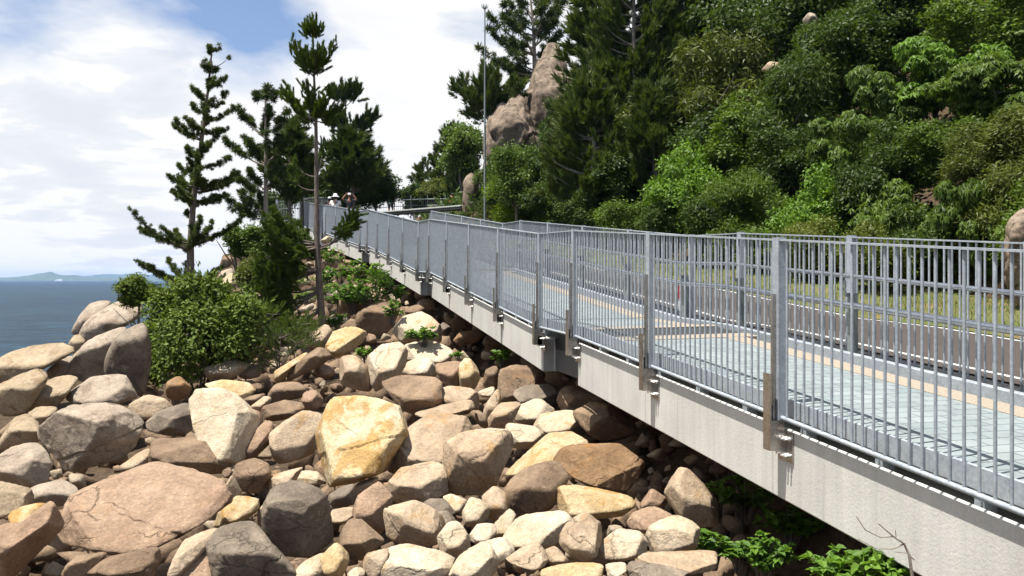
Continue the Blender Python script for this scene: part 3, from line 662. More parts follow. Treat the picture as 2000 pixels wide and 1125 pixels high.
def rock_shape(pts, hard, level, seed, chips=9, rough=1.0, cuts=0, planes=None, grooves=0):
    pts = np.asarray(pts, float); c = .5 * (pts.max(0) + pts.min(0)); c = .5 * c + .5 * pts.mean(0)
    if planes is not None: N, H, c = planes; q = pts - c
    else: q = pts - c; N, H = hull_planes(q)
    size = (q.max(0) - q.min(0)); r0 = size.mean() / 2
    if planes is not None: size = size * (1, 0, 1) + (0, .5 * (size[0] + size[2]) * .9, 0); r0 = size.mean() / 2
    rg = np.random.default_rng(seed)
    D = rg.normal(size=(chips, 3)); D /= np.linalg.norm(D, axis=1)[:, None]
    sup = (q @ D.T).max(0); N = np.vstack([N, D]); H = np.concatenate([H, sup * rg.uniform(.86, .97, chips)])
    if cuts:          # broad flat faces broken off on the open side
        D = np.array([(rg.uniform(-.4, .35), -.6, rg.uniform(.55, 1.0)), (rg.uniform(.3, .9), -.75, rg.uniform(-.35, .15)), (rg.uniform(-.9, -.3), -.7, rg.uniform(-.2, .4)), (rg.uniform(-.3, .3), -.8, -.5)])[:cuts]
        D /= np.linalg.norm(D, axis=1)[:, None]; sup = (q @ D.T).max(0); N = np.vstack([N, D]); H = np.concatenate([H, sup * rg.uniform(.66, .86, cuts)])
    H = np.maximum(H, r0 * .12)
    V, Fc = ico(level)
    # denser directions for long rocks: stretch sphere directions by the box
    d = V * size; L = np.linalg.norm(d, axis=1)[:, None]; d = d / L
    t = np.clip(d @ N.T, 0, None) / H
    if planes is not None: hard = hard * 2
    r = 1 / np.power(np.power(t, hard * 2.3).sum(1), 1 / (hard * 2.3))
    X = d * r[:, None]
    if planes is not None:     # small flakes off the edges
        D = rg.normal(size=(34, 3)); D /= np.linalg.norm(D, axis=1)[:, None]; hs = (X @ D.T).max(0) * rg.uniform(.88, .99, 34)
        t2 = np.clip(d @ D.T, 0, None) / hs; r = np.minimum(r, 1 / np.maximum(t2.max(1), 1e-6)); X = d * r[:, None]
    k = size / np.maximum(1e-6, X.max(0) - X.min(0)); k[1] = min(k[1], 1.05) if planes is not None else k[1]; X = X * np.clip(k, .94, 1.10)
    o = rg.uniform(0, 99, 3)
    kf = .28 if planes is not None else 1
    nz = fbm(X / r0 * 1.1 + o, 3, seed % 97) * .045 * kf + np.abs(fbm(X / r0 * 2.6 + o, 3, seed % 89)) * -.035 * (kf + .25) + fbm(X / r0 * 7 + o, 3, seed % 83, .6) * .011
    for k in range(grooves):      # long open cracks
        th = rg.uniform(.1, 1.0) * rg.choice([-1, 1]) if k else rg.uniform(-.9, -.5); n_ = np.array((-math.sin(th), rg.uniform(-.25, .25), math.cos(th)))
        e_ = X @ n_ - rg.uniform(-.28, .28) * r0 + .07 * r0 * fbm(X / r0 * 1.6 + o + k, 3, 7 + k); ln = sstep(-.1, .25, fbm(X / r0 * .9 + o - k, 2, 11 + k) + .25)
        nz = nz - .06 * np.exp(-(e_ / (.016 * r0)) ** 2) * ln + .012 * np.tanh(e_ / (.02 * r0)) * ln
    X = X * (1 + nz * rough)[:, None]
    return X, c, Fc
def short_tone(t): return {'goldwhite': 'golden', 'pale': 'pale granite', 'sand': 'sandy', 'gold': 'golden', 'rust': 'rusty', 'crag': 'granite'}.get(t, t)
HERO = []
def hero(zone, outline, ridge, tone, hard, label, seed, Yset=None, name=None):
    zx, zy, zs = ZONE[zone]; uv = np.array([[float(a) for a in p.split(',')] for p in outline.split()]) / zs + (zx, zy)
    cu = .5 * (uv[:, 0].max() + uv[:, 0].min()); cv = .5 * (uv[:, 1].max() + uv[:, 1].min()); w = np.ptp(uv[:, 0]); h = np.ptp(uv[:, 1])
    uv = (uv - (cu, cv)) * 1.05 + (cu, cv + .015 * h)
    vb = uv[:, 1].max(); px = min(w, h) * .6 + max(w, h) * .4
    Yb = Yset or Ytab(min(vb, 1150)); Dm = px / F * Yb * .95; Y0 = Yb + .32 * Dm
    rg = np.random.default_rng(seed * 7 + 5)
    v0, v1 = uv[:, 1].min(), uv[:, 1].max(); pts = []; planes = None
    def depth(v):          # top edge lies further back, foot nearer
        t = (v - v0) / (v1 - v0); return (.5 - t) * Dm * (.25 + .55 * ridge)
    for u, v in uv: pts.append(P(u, v, Y0 + depth(v)))
    if hard >= 11 or (hard >= 9 and zone in 'ABCGH'):         # broken block: a few broad faces
        m = px / F * Y0; cen = np.array(P(cu, cv, Y0)); Wm, Hm = w / F * Y0, h / F * Y0
        q = uv.copy()
        while len(q) > 7:  # drop the flattest corner
            n_ = len(q); ar = [abs((q[i][0] - q[i - 1][0]) * (q[(i + 1) % n_][1] - q[i - 1][1]) - (q[(i + 1) % n_][0] - q[i - 1][0]) * (q[i][1] - q[i - 1][1])) for i in range(n_)]
            q = np.delete(q, int(np.argmin(ar)), 0)
        N = []; H = []
        def plane(n_, p_): n_ = np.array(n_, float); n_ /= np.linalg.norm(n_); N.append(n_); H.append(float(n_ @ (np.array(p_) - cen)))
        for i in range(len(q)):
            a_, b_ = q[i], q[(i + 1) % len(q)]; d_ = b_ - a_; nx, nz = d_[1], d_[0]; L_ = math.hypot(nx, nz)
            mid = .5 * (a_ + b_); 
            if (mid[0] - cu) * nx - (mid[1] - cv) * nz < 0: nx, nz = -nx, -nz
            mp = P(mid[0], mid[1], Y0 + depth(mid[1]) * .6); plane((nx / L_, rg.uniform(-.28, .12), nz / L_), mp)
        rz = (cv - (v0 + h * ridge)) / F * Y0; rx = rg.uniform(-.16, .16) * Wm; Rg = cen + (rx, -Dm * .62, rz)
        tp = cen + (0, Dm * .30, Hm * .5); bt = cen + (0, -Dm * rg.uniform(.05, .25), -Hm * .5)
        def thru(p1, p2, dirx): n_ = np.cross(np.array(dirx, float), p2 - p1); n_ = n_ if n_ @ (p1 - cen) > 0 else -n_; plane(n_, p1)
        thru(Rg, tp, (1, rg.uniform(-.3, .3), rg.uniform(-.18, .18))); thru(Rg, bt, (1, rg.uniform(-.3, .3), rg.uniform(-.18, .18)))
        lf = cen + (-Wm * .5, Dm * .1, rg.uniform(-.1, .1) * Hm); rt = cen + (Wm * .5, Dm * rg.uniform(-.05, .25), rg.uniform(-.1, .1) * Hm)
        thru(Rg + (-Wm * rg.uniform(.12, .26), 0, 0), lf, (rg.uniform(-.2, .2), 0, 1)); thru(Rg + (Wm * rg.uniform(.08, .24), 0, 0), rt, (rg.uniform(-.2, .2), 0, 1))
        plane((rg.uniform(-.2, .2), 1, rg.uniform(-.2, .2)), cen + (0, Dm * .5, 0))
        planes = (np.array(N), np.maximum(np.array(H), .1 * m), cen)
    else:
        for u, v in uv:        # back
            a = (cu + (u - cu) * .62, cv + (v - cv) * .62 + .05 * h); pts.append(P(*a, Y0 + Dm * .5))
        vr = v0 + h * ridge    # the ridge that faces the path
        for s in np.linspace(-.36, .36, 4):
            u = cu + s * w * rg.uniform(.8, 1.05); v = vr + rg.uniform(-.07, .07) * h
            lo, hi = 1e9, -1e9
            for i in range(len(uv)):
                (ua, va), (ub, vb_) = uv[i], uv[(i + 1) % len(uv)]
                if (va - v) * (vb_ - v) <= 0 and abs(va - vb_) > 1e-6:
                    uu = ua + (ub - ua) * (v - va) / (vb_ - va); lo = min(lo, uu); hi = max(hi, uu)
            if lo < hi: u = lo + (hi - lo) * (.5 + s * 1.15)
            pts.append(P(u, v, Y0 - Dm * rg.uniform(.36, .5) * (1 - .25 * abs(s))))
    pts = [p[:] for p in pts]
    level = 6 if px > 128 else 5 if px > 62 else 4
    X, c, Fc = rock_shape(pts, hard, level, seed, chips=5 if hard < 11 else 3, rough=2.4 if tone == 'crag' else .8 if hard < 11 else 1.0, cuts=0 if hard != 10 else 2, planes=planes, grooves=2 if px > 128 else 1 if px > 85 else 0)
    o = obj(name or ("boulder" if px > 60 else "rock"), np_mesh('rock', X, Fc, M[tone], True)); o.location = c
    tag(o, label, 'rock', 'boulders of the rock slope')
    HERO.append((cu, cv, px, c, Dm, label, uv))
for i, r in enumerate(ROCKS): hero(*r, seed=i + 1)

# small rubble that fills the gaps: separate stones, each standing on the slope
def inside(u, v, uv):
    r = False; n = len(uv)
    for i in range(n):
        (a, b), (c, d) = uv[i], uv[(i + 1) % n]
        if (b > v) != (d > v) and u < a + (c - a) * (v - b) / (d - b): r = not r
    return r
def short_name(l):
    for s in (' right of', ' left of', ' above', ' below', ' beside', ' behind', ' under', ' beneath', ' in front', ' between', ' at the', ' on the', ' near', ' lying', ' standing', ' touching', ' leaning', ' tucked', ' resting', ' pointing', ' with', ' in the', ' hidden', ' by the', ' lit', ' wedged', ' against', ' growing', ' high', ' among', ',', ' half', ' deep', ' in full', ' in shade'):
        l = l.split(s)[0]
    return l
PROTO = {}
def rubble():
    rg = np.random.default_rng(5); placed = []; used = {}
    tones = ['cream', 'tan', 'tan', 'pink', 'brown', 'cream', 'tan', 'cream']
    for tn in set(tones):
        for k in range(3):
            p = rg.uniform(-1, 1, (14, 3)) * (1, .85, .62); X, c, Fc = rock_shape(p, 14, 3, 900 + k * 13 + len(tn), 8, 1.0)
            PROTO[tn, k] = np_mesh('rock', X, Fc, M[tn], True)
    n = 0; tries = 0
    while n < 160 and tries < 40000:
        tries += 1
        u = rg.uniform(-10, 1420); v = rg.uniform(600, 1130)
        up = n >= 92
        if up: u = rg.uniform(420, 830); v = rg.uniform(470, 720)
        if u < 420 and v < 700: continue
        if u < 280 and v < 860: continue
        Y = Ytab(v); x = (u - HU) / F * Y
        w, zd = walk_w(np.array([x]), np.array([Y]))
        if w[0] > 1.6: continue
        if u > 1330 and v > 900: continue
        if abs(ground(x, Y) - (HV - v) / F * Y) > 1.1: continue
        px = rg.uniform(13, 36) * (1 if v > 760 else .8)
        if any(inside(u, v, h[6]) for h in HERO): continue
        if any((u - a) ** 2 + (v - b) ** 2 < (.55 * (px + c)) ** 2 for a, b, c in placed): continue
        placed.append((u, v, px)); tn = tones[rg.integers(len(tones))] if not up else ['cream', 'tan', 'cream', 'pink'][rg.integers(4)]
        o = obj('rock', PROTO[tn, int(rg.integers(3))]); s = px / F * Y * .62
        o.location = P(u, v, Y + s * .6); o.scale = (s * rg.uniform(.9, 1.25), s * rg.uniform(.8, 1.2), s * rg.uniform(.8, 1.25))
        o.rotation_euler = tuple(rg.uniform(-.6, .6, 2)) + (rg.uniform(0, 6.28),)
        hs = min(HERO, key=lambda h: ((h[0] - u) ** 2 + (h[1] - v) ** 2) ** .5 - .4 * h[2])
        du, dv = u - hs[0], v - hs[1]
        rel = ('right of' if du > 0 else 'left of') if abs(du) > abs(dv) else ('below' if dv > 0 else 'above')
        size = 'tiny' if px < 16 else 'small' if px < 26 else 'medium'
        lab = f"{size} {short_tone(tn)} stone just {rel} the {short_name(hs[5])}"
        for alt in (' in a dark gap', ' tilted on its edge', ' half buried by others'):
            if lab not in used: break
            lab = f"{size} {short_tone(tn)} stone{alt} {rel} the {short_name(hs[5])}"
        used[lab] = 1
        tag(o, ' '.join(lab.split()[:16]), 'rock', 'rubble stones between the boulders'); n += 1
    # loose broken stone down between the boulders: one mass, toned dark for the shade in the gaps
    vs = []; fs = []; b = 0
    V0, F0 = ico(2)
    for k in range(2600):
        u = rg.uniform(-40, 1450); v = rg.uniform(470, 1160)
        if k > 1900: u = rg.uniform(-750, -30); v = rg.uniform(740, 1300)
        if (u < 280 and v < 800) or (u < 420 and v < 640): continue
        Y = Ytab(v) + .5; X_ = (u - HU) / F * Y
        w, zd = walk_w(np.array([X_]), np.array([Y]))
        if w[0] > 2.0: continue
        p = rg.uniform(-1, 1, (10, 3)); X, c, _ = rock_shape(p, 10, 2, k + 3000, 4, .6)
        s = rg.uniform(.10, .24) * (Y / 12) ** .5 * (1.5 if v < 650 else 2.2 if k > 1900 else 1); a = rg.uniform(0, 6.28); ca, sa = math.cos(a), math.sin(a)
        X = X * s * rg.uniform(.7, 1.3, 3); X = np.stack([X[:, 0] * ca - X[:, 1] * sa, X[:, 0] * sa + X[:, 1] * ca, X[:, 2]], 1)
        z = ground(X_, Y) + rg.uniform(-.06, .16)
        vs.append(X + (X_, Y, z)); fs.append(F0 + b); b += len(X)
    tag(obj('broken_stone', np_mesh('broken_stone', np.concatenate(vs), np.concatenate(fs), M['brown'], False), None), kind='stuff')
rubble()
# ------------------------------------------------------------------ vegetation
ZONE['P'] = (0, 0, 1.0)
hero('P', '1030,175 1048,130 1066,103 1090,101 1108,128 1135,200 1140,420 1030,420 1015,225', .2, 'crag', 9, 'tall granite outcrop rising out of the trees below the big pine', 701, 46, 'granite_outcrop')
hero('P', '950,250 985,205 1018,190 1032,255 1062,300 1050,400 960,400 945,310', .25, 'crag', 9, 'lower left granite outcrop block behind the tall mast', 702, 44.5, 'granite_outcrop')
hero('P', '903,425 907,352 922,336 936,358 934,425', .2, 'crag', 9, 'upright tan boulder at the end of the road guardrail', 703, 50, 'boulder')
hero('P', '1958,540 1966,450 1985,420 2025,408 2085,440 2100,570 2000,610 1968,580', .15, 'crag', 8, 'big brown boulder on the grass at the right edge', 704, 13.6, 'boulder')
hero('P', '1570,35 1583,22 1600,42 1578,48', .5, 'pale', 12, 'small pale rock face glimpsed high among the trees', 705, 29, 'rock')
hero('P', '1490,135 1505,118 1525,128 1518,145', .5, 'tan', 12, 'small tan rock among the trees left of the highest pale one', 706, 29, 'rock')
hero('P', '1785,100 1795,55 1830,75 1825,130 1795,128', .3, 'crag', 12, 'dark rock hollow in the trees above the palmate crowns', 707, 27, 'rock')

def rot_to(dirs, rg):
    """rotation matrices (n,3,3) that take +z to dirs, with random roll"""
    d = dirs / np.maximum(1e-9, np.linalg.norm(dirs, axis=1))[:, None]
    a = rg.normal(size=d.shape); x = np.cross(a, d); x /= np.maximum(1e-9, np.linalg.norm(x, axis=1))[:, None]; y = np.cross(d, x)
    return np.stack([x, y, d], 2)
def tuft_unit(n, seed, ln=.34, wd=.05, rad=1.0):
    rg = np.random.default_rng(seed); t = rg.uniform(0, 1, n) ** .8; ang = rg.uniform(0, 6.283, n); tilt = rg.uniform(.45, 1.1, n) * (1 - .55 * t)
    o = np.stack([np.cos(ang) * .03, np.sin(ang) * .03, t * .85], 1)
    d = np.stack([np.cos(ang) * np.sin(tilt) * rad, np.sin(ang) * np.sin(tilt) * rad, np.cos(tilt)], 1); l = ln * rg.uniform(.7, 1.2, n)
    s = np.cross(d, rg.normal(size=(n, 3))); s /= np.linalg.norm(s, axis=1)[:, None]
    V = np.stack([o - s * wd * .5, o + s * wd * .5, o + d * l[:, None]], 1)
    return V                                                    # (n,3,3)
TUFTS = [tuft_unit(150, s, .36, .055, .8) for s in range(5)]
BRUSH = [tuft_unit(170, s + 7, .30, .045, .9) for s in range(5)]
def pom_unit(n, seed):
    rg = np.random.default_rng(seed); d = rg.normal(size=(n, 3)); d[:, 2] += .45; d /= np.linalg.norm(d, axis=1)[:, None]; o = d * rg.uniform(0, .35, n)[:, None]; o[:, 2] += .25; l = rg.uniform(.3, .55, n)
    s = np.cross(d, rg.normal(size=(n, 3))); s /= np.linalg.norm(s, axis=1)[:, None]
    return np.stack([o - s * .06, o + s * .06, o + d * l[:, None]], 1)
POM = [pom_unit(70, s + 20) for s in range(5)]
TUFTS_FAR = [tuft_unit(56, s + 50, .46, .10) for s in range(5)]
FEATHER = [tuft_unit(46, s + 90, .30, .035, .8) for s in range(4)]
def stamp(units, pos, dirs, size, rg):
    pos = np.asarray(pos, float); R = rot_to(np.asarray(dirs, float), rg); size = np.asarray(size, float); k = rg.integers(len(units), size=len(pos))
    out = []; tone = []
    for i, u in enumerate(units):
        s = k == i
        if not s.any(): continue
        W_ = np.einsum('nij,mkj->nmki', R[s], u) * size[s][:, None, None, None] + pos[s][:, None, None, :]
        m, c = u.shape[0], u.shape[1]
        out.append(W_.reshape(-1, c, 3)); base = rg.uniform(0, 1, s.sum())
        tone.append(np.clip(np.repeat(base, m) * .7 + rg.uniform(0, .3, s.sum() * m), 0, 1))
    return np.concatenate(out), np.concatenate(tone)
def faces_mesh(name, A, tone, mat):
    n, c = A.shape[0], A.shape[1]
    return np_mesh(name, A.reshape(-1, 3), np.arange(n * c).reshape(n, c), mat, False, tone)
def bez(a, b, c, t): return a * (1 - t) ** 2 + b * 2 * t * (1 - t) + c * t * t

def pine(label, trunk, Y, r0, branches, tl, mat='pine', units=None, seed=1, name='pine_tree', group='pine trees', extra=0, trunk_mat='bark', sag=.16, dens=1.0, vlow=9999, scaled=False):
    """trunk: [(u,v)...] foot to tip; branches: (attach v, end u, end v, depth m, bare share, tufts)"""
    rg = np.random.default_rng(seed); units = units or TUFTS
    tv = [P(u, v, Y) for u, v in trunk]; gz = ground(tv[0].x, tv[0].y)
    if tv[0].z > gz: tv.insert(0, Vector((tv[0].x, tv[0].y, gz - .1)))
    foot = tv[0].copy()
    r = empty(name, foot); tag(r, label, 'pine tree', group)
    loc = [p - foot for p in tv]; Lz = loc[-1].z
    m = MB(); m.tube(loc, [r0 * (1 - .86 * (p.z / Lz)) for p in loc], 8)
    us = np.array([t[0] for t in trunk])[::-1]; vs = np.array([t[1] for t in trunk])[::-1]
    pos = []; dirs = []; size = []; px = Y / F
    bl = list(branches)
    for _ in range(extra):
        b = bl[rg.integers(len(branches))]
        if b[0] > vlow: continue
        va = b[0] + rg.uniform(-14, 14); ua = np.interp(b[0], vs, us); f = rg.uniform(.25, .75) * (1 if rg.uniform() < .5 else -1)
        bl.append((va, ua + (b[1] - ua) * f, b[2] + rg.uniform(-6, 10), rg.choice([-1, 1]) * abs(b[1] - ua) * px * rg.uniform(.6, 1.0), b[4], max(2, int(b[5] * .7))))
    for va, ue, ve, dy, f0, nt in bl:
        a = np.array(P(np.interp(va, vs, us), va, Y)); e = np.array(P(ue, ve, Y)) + (0, dy, 0); L = np.linalg.norm(e - a)
        c = a + (e - a) * .6; c[2] -= sag * L
        pts = [bez(a, c, e, t) - np.array(foot) for t in (0, .3, .6, .85, 1.0)]
        rb = max(.012, min(.3 * r0, .03 * L)); m.tube([Vector(p) for p in pts], [rb, rb * .75, rb * .5, rb * .3, rb * .2], 5, False)
        nt = max(1, round(nt * dens * (1 if va < vlow else 1.7))); sz = min(1, max(.72, L / 1.0)) * (1 if va < vlow else .8) if scaled else 1
        for k in range(nt):
            t = f0 + (1 - f0) * (k + rg.uniform(0, 1)) / nt
            p = bez(a, c, e, t); tg = 2 * (1 - t) * (c - a) + 2 * t * (e - c); tg /= max(1e-6, np.linalg.norm(tg))
            d = tg * .75 + np.array((0, 0, .55 if va < vlow else .05)) + rg.normal(size=3) * (.38 if va < vlow else .6)
            pos.append(p - np.array(foot) + rg.normal(size=3) * tl * px * .22 + (0, 0, tl * px * .05)); dirs.append(d); size.append(tl * px * rg.uniform(.75, 1.25) * sz)
        pos.append(e - np.array(foot)); dirs.append(tg + (0, 0, .4)); size.append(tl * px * sz)
    tk = m.build('trunk', M[trunk_mat], r)
    A, tone = stamp(units, pos, dirs, size, rg)
    obj('crown', faces_mesh('crown', A, tone, M[mat]), r)
    return r

pine('tall dark pine with short tiered branches at far left, rising from the round bush', [(372, 690), (372, 572), (372, 480), (377, 400), (386, 330), (397, 250), (407, 170), (414, 96)], 18.5, .118, [
 (100, 408, 92, 0, .0, 3), (102, 424, 94, .1, .0, 3), (135, 441, 108, .2, .85, 1), (140, 404, 128, -.2, .0, 5), (140, 420, 132, .2, .0, 5), (165, 402, 152, .3, .0, 6), (165, 441, 152, 0, .35, 5), (175, 428, 160, -.3, .0, 6),
 (195, 379, 176, 0, .35, 5), (205, 438, 182, .1, .75, 3), (200, 395, 185, -.3, .1, 6), (205, 422, 195, .4, .0, 7), (225, 372, 203, .1, .3, 7), (240, 456, 212, 0, .25, 11), (235, 420, 222, -.5, .0, 8), (240, 388, 225, .5, .0, 8),
 (275, 339, 243, 0, .2, 13), (262, 437, 251, .2, .5, 4), (255, 380, 240, -.5, .0, 9), (260, 415, 245, .5, .0, 9), (290, 424, 263, .1, .2, 7), (300, 420, 288, -.3, .2, 7), (310, 367, 288, 0, .2, 8),
 (335, 364, 311, .1, .3, 7), (330, 448, 308, 0, .15, 13), (330, 400, 312, -.5, .0, 9), (350, 343, 322, .2, .4, 7), (365, 330, 345, 0, .25, 11), (362, 466, 339, 0, .1, 17), (360, 410, 335, -.6, .0, 12), (365, 375, 345, .6, .0, 11), (370, 430, 350, .6, .1, 11),
 (395, 338, 375, 0, .15, 13), (400, 437, 380, 0, .2, 13), (395, 370, 372, -.6, .0, 11), (398, 405, 378, .5, .0, 11), (425, 359, 412, .2, .2, 6),
 (481, 275, 446, 0, .08, 26), (481, 476, 424, 0, .1, 26), (478, 310, 446, .9, .2, 16), (478, 440, 440, -.8, .15, 18), (478, 350, 450, -.9, .3, 10), (490, 358, 488, .1, .6, 2),
 (556, 270, 512, 0, .08, 24), (556, 428, 525, 0, .1, 18), (554, 300, 505, .8, .1, 18), (556, 320, 520, -.8, .2, 14), (556, 400, 535, .6, .2, 12)], 9.5, 'pine', POM, 31, extra=40, dens=2.6)
pine('slender pine with pompom tufts between the tall dark pine and the foreground pine', [(520, 470), (519, 420), (519, 300), (518, 220), (518, 185)], 33, .14, [
 (200, 498, 186, 0, .4, 5), (200, 540, 184, 0, .4, 5), (200, 510, 178, .5, .3, 5), (200, 527, 178, -.5, .3, 5), (240, 524, 212, .1, .2, 7), (245, 520, 222, .4, .3, 6),
 (270, 466, 214, 0, .55, 9), (268, 480, 228, .3, .6, 6), (262, 562, 222, 0, .45, 7), (262, 545, 238, .4, .4, 6), (325, 441, 273, 0, .4, 12), (322, 470, 265, .6, .4, 9), (320, 495, 282, -.5, .3, 10), (318, 560, 268, .3, .3, 11),
 (378, 457, 342, 0, .3, 11), (372, 480, 332, .5, .3, 10), (376, 476, 356, -.5, .3, 9), (370, 560, 330, .5, .2, 12), (420, 440, 388, 0, .35, 11), (415, 462, 376, .5, .3, 11), (430, 470, 408, -.4, .3, 9), (420, 500, 385, .4, .2, 9)], 14, 'pine', POM, 32, extra=8, trunk_mat='palebark', dens=1.9)
pine('foreground pine with tiered upswept brushes and a long bare straight trunk', [(629, 625), (624, 560), (619, 470), (618, 330), (617, 235), (613, 140), (611, 52)], 20, .098, [
 (74, 595, 58, 0, .25, 4), (74, 627, 58, 0, .25, 4), (76, 604, 48, .15, .3, 4), (76, 620, 48, -.15, .3, 4), (76, 612, 55, -.2, .3, 4),
 (142, 574, 100, 0, .15, 11), (142, 648, 92, 0, .15, 11), (144, 590, 108, .3, .2, 8), (144, 634, 104, -.3, .2, 8), (145, 606, 112, -.35, .2, 7), (145, 620, 115, .35, .2, 7),
 (232, 556, 184, 0, .2, 13), (228, 592, 172, .2, .25, 10), (234, 576, 200, -.5, .3, 10), (230, 602, 190, .5, .3, 9), (230, 664, 210, .1, .2, 13), (228, 645, 186, -.3, .3, 9), (234, 580, 222, .4, .3, 9), (236, 640, 220, .5, .3, 9),
 (346, 574, 318, .1, .8, 2), (346, 656, 328, -.2, .6, 4), (372, 572, 352, 0, .75, 3), (345, 624, 280, .4, .7, 4),
 (478, 520, 428, .1, .35, 17), (476, 545, 424, -.4, .35, 15), (480, 566, 438, .6, .4, 12), (482, 540, 452, -.6, .4, 12), (485, 694, 420, 0, .6, 11), (484, 684, 440, .15, .65, 9), (488, 672, 448, -.1, .7, 6),
 (480, 528, 462, .8, .2, 18), (484, 556, 470, -.9, .2, 16), (500, 590, 474, .8, .2, 10), (526, 482, 520, .7, .25, 18), (528, 560, 500, -.8, .25, 14), (565, 470, 600, .6, .3, 16), (568, 520, 610, -.7, .3, 14), (600, 540, 640, .5, .3, 12), (606, 448, 660, .2, .4, 14),
 (528, 506, 500, 0, .35, 17), (526, 540, 490, -.5, .35, 14), (530, 555, 512, .5, .4, 13), (530, 520, 530, -.3, .5, 13), (560, 500, 548, .2, .4, 15), (562, 540, 545, -.5, .4, 12),
 (568, 484, 566, 0, .4, 14), (570, 530, 580, -.5, .4, 10), (606, 470, 640, -.3, .45, 12), (604, 500, 622, .4, .5, 9)], 23, 'pinebright', BRUSH, 33, sag=.3, dens=3.2, extra=34, vlow=300, scaled=True)
pine('slim pine with flat crown tufts just right of the foreground pine', [(679, 415), (676, 270), (675, 210), (674, 152)], 60, .13, [
 (208, 655, 184, 0, .4, 6), (208, 698, 182, 0, .4, 6), (208, 668, 176, .3, .4, 5), (208, 684, 176, -.3, .4, 5), (205, 676, 186, .2, .2, 5),
 (268, 640, 240, 0, .5, 8), (268, 728, 232, 0, .5, 10), (268, 700, 240, .4, .5, 8), (268, 660, 245, -.4, .5, 8), (266, 676, 240, -.3, .3, 6), (275, 712, 248, .4, .5, 6)], 22, 'pine', TUFTS, 34, dens=2.6)
def rand_branches(u, v0, v1, half, seed, k=5, step=22, f0=.25, nt=9, up=.35):
    rg = np.random.default_rng(seed); out = []; v = v1 + 8
    while v < v0:
        t = (v - v1) / (v0 - v1); h = half * (.25 + .75 * min(1, t * 1.6)) * (1 if t < .8 else .8)
        for i in range(k):
            a = rg.uniform(0, 6.283); q = rg.uniform(.65, 1.1)
            out.append((v + rg.uniform(-8, 8), u + math.cos(a) * h * q, v - h * up * q + rg.uniform(-8, 8), math.sin(a) * h * q * .02, f0, max(3, int(nt * (.4 + .6 * t)))))
        v += step
    return out
def rpine(label, u, v0, v1, Y, half, seed, tl=22, mat='pine', r0=.14, vb=None, k=6, step=22, units=None, nt=10, lean=0, **kw):
    b = rand_branches(u, v0, v1, half, seed, k, step, nt=nt); px = Y / F
    b = [(a, c, d, e / .02 * px, f, g) for a, c, d, e, f, g in b]
    return pine(label, [(u + lean, vb or v0 + 30), (u, (v0 + v1) / 2), (u, v1)], Y, r0, b, tl, mat, units or TUFTS_FAR, seed, **kw)
rpine('dense dark pine behind the slender pompom pine, left of the foreground trunk', 566, 410, 252, 41, 50, 41, 26, nt=13)
rpine('bushy dark pine directly right of the foreground trunk, above the walkers', 690, 385, 275, 47, 58, 42, 26, nt=13, step=18)
rpine('low dark pine over the far railing, left of the walkers', 590, 392, 300, 45, 45, 43, 24, nt=11)
rpine('far hoop pine leaning over the road bend behind the fence', 877, 395, 256, 66, 42, 44, 15, step=16, nt=8)
rpine('tiny far pine left of the other far hoop pine', 827, 385, 325, 70, 24, 45, 14, step=14, nt=6)
rpine('far small pine right beside the upright tan boulder', 905, 400, 300, 60, 30, 46, 16, step=16)
pine('big open hoop pine at the skyline above the granite outcrop', [(1048, 260), (1045, 150), (1042, 60), (1034, -30)], 50, .26, [
 (152, 938, 98, 0, .35, 11), (150, 985, 112, 1.0, .25, 16), (148, 970, 130, -1, .3, 14), (146, 1005, 142, .5, .3, 10), (108, 958, 60, 0, .35, 12), (105, 980, 72, 1, .3, 14), (104, 1000, 92, -1, .3, 12), (96, 958, 32, 0, .55, 6), (80, 985, 28, .8, .4, 9),
 (70, 990, 48, -.8, .3, 10), (60, 985, 14, 0, .4, 8), (48, 996, 2, .5, .4, 8), (40, 1012, -10, -.5, .3, 8), (30, 1005, -25, .3, .3, 8), (120, 1080, 88, 0, .2, 13), (110, 1092, 62, .8, .3, 12), (92, 1090, 40, -.8, .3, 12), (70, 1082, 20, .3, .3, 11), (50, 1100, -2, .3, .4, 11), (40, 1074, 0, -.5, .3, 9), (150, 1085, 120, -.5, .3, 10)], 17, 'pine', POM, 47, extra=10, trunk_mat='palebark')
pine('spreading pine crown behind the tall mast, left of the outcrop', [(985, 330), (962, 260), (945, 215)], 47, .22, [
 (225, 894, 176, 0, .35, 14), (222, 905, 160, .8, .4, 12), (225, 920, 200, -.8, .3, 14), (220, 940, 172, 0, .3, 14), (225, 970, 150, .5, .4, 13), (228, 1000, 168, 0, .35, 16), (232, 1018, 182, -.5, .4, 14), (235, 960, 205, -.8, .3, 14), (240, 920, 222, .6, .3, 12), (240, 985, 195, .7, .3, 13), (222, 928, 185, 1.0, .3, 12)], 24, 'pine', TUFTS_FAR, 48, extra=8, dens=1.3)
# the dark stand of hoop pines on the slope
for i, (u, v0, v1, Y, half, lab) in enumerate([
 (1172, 400, -60, 38, 88, 'tall dense hoop pine at the left edge of the dark stand, right of the outcrop'),
 (1238, 380, -90, 35, 105, 'tall dense hoop pine with visible pale trunk in the dark stand'),
 (1330, 300, -80, 36, 95, 'dense hoop pine at the top right of the dark stand'),
 (1160, 430, 170, 33, 85, 'lower hoop pine in front of the dark stand'),
 (1112, 420, 250, 40, 45, 'small dark pine directly right of the outcrop foot'),
 (1280, 420, 190, 31, 70, 'lower dark pine above the bright green shrub')]):
    rpine(lab, u, v0, v1, Y, half, 60 + i, 30, 'pine', .2, v0 + 60, k=7, step=24, nt=12, trunk_mat='palebark', group='dark hoop pine stand')

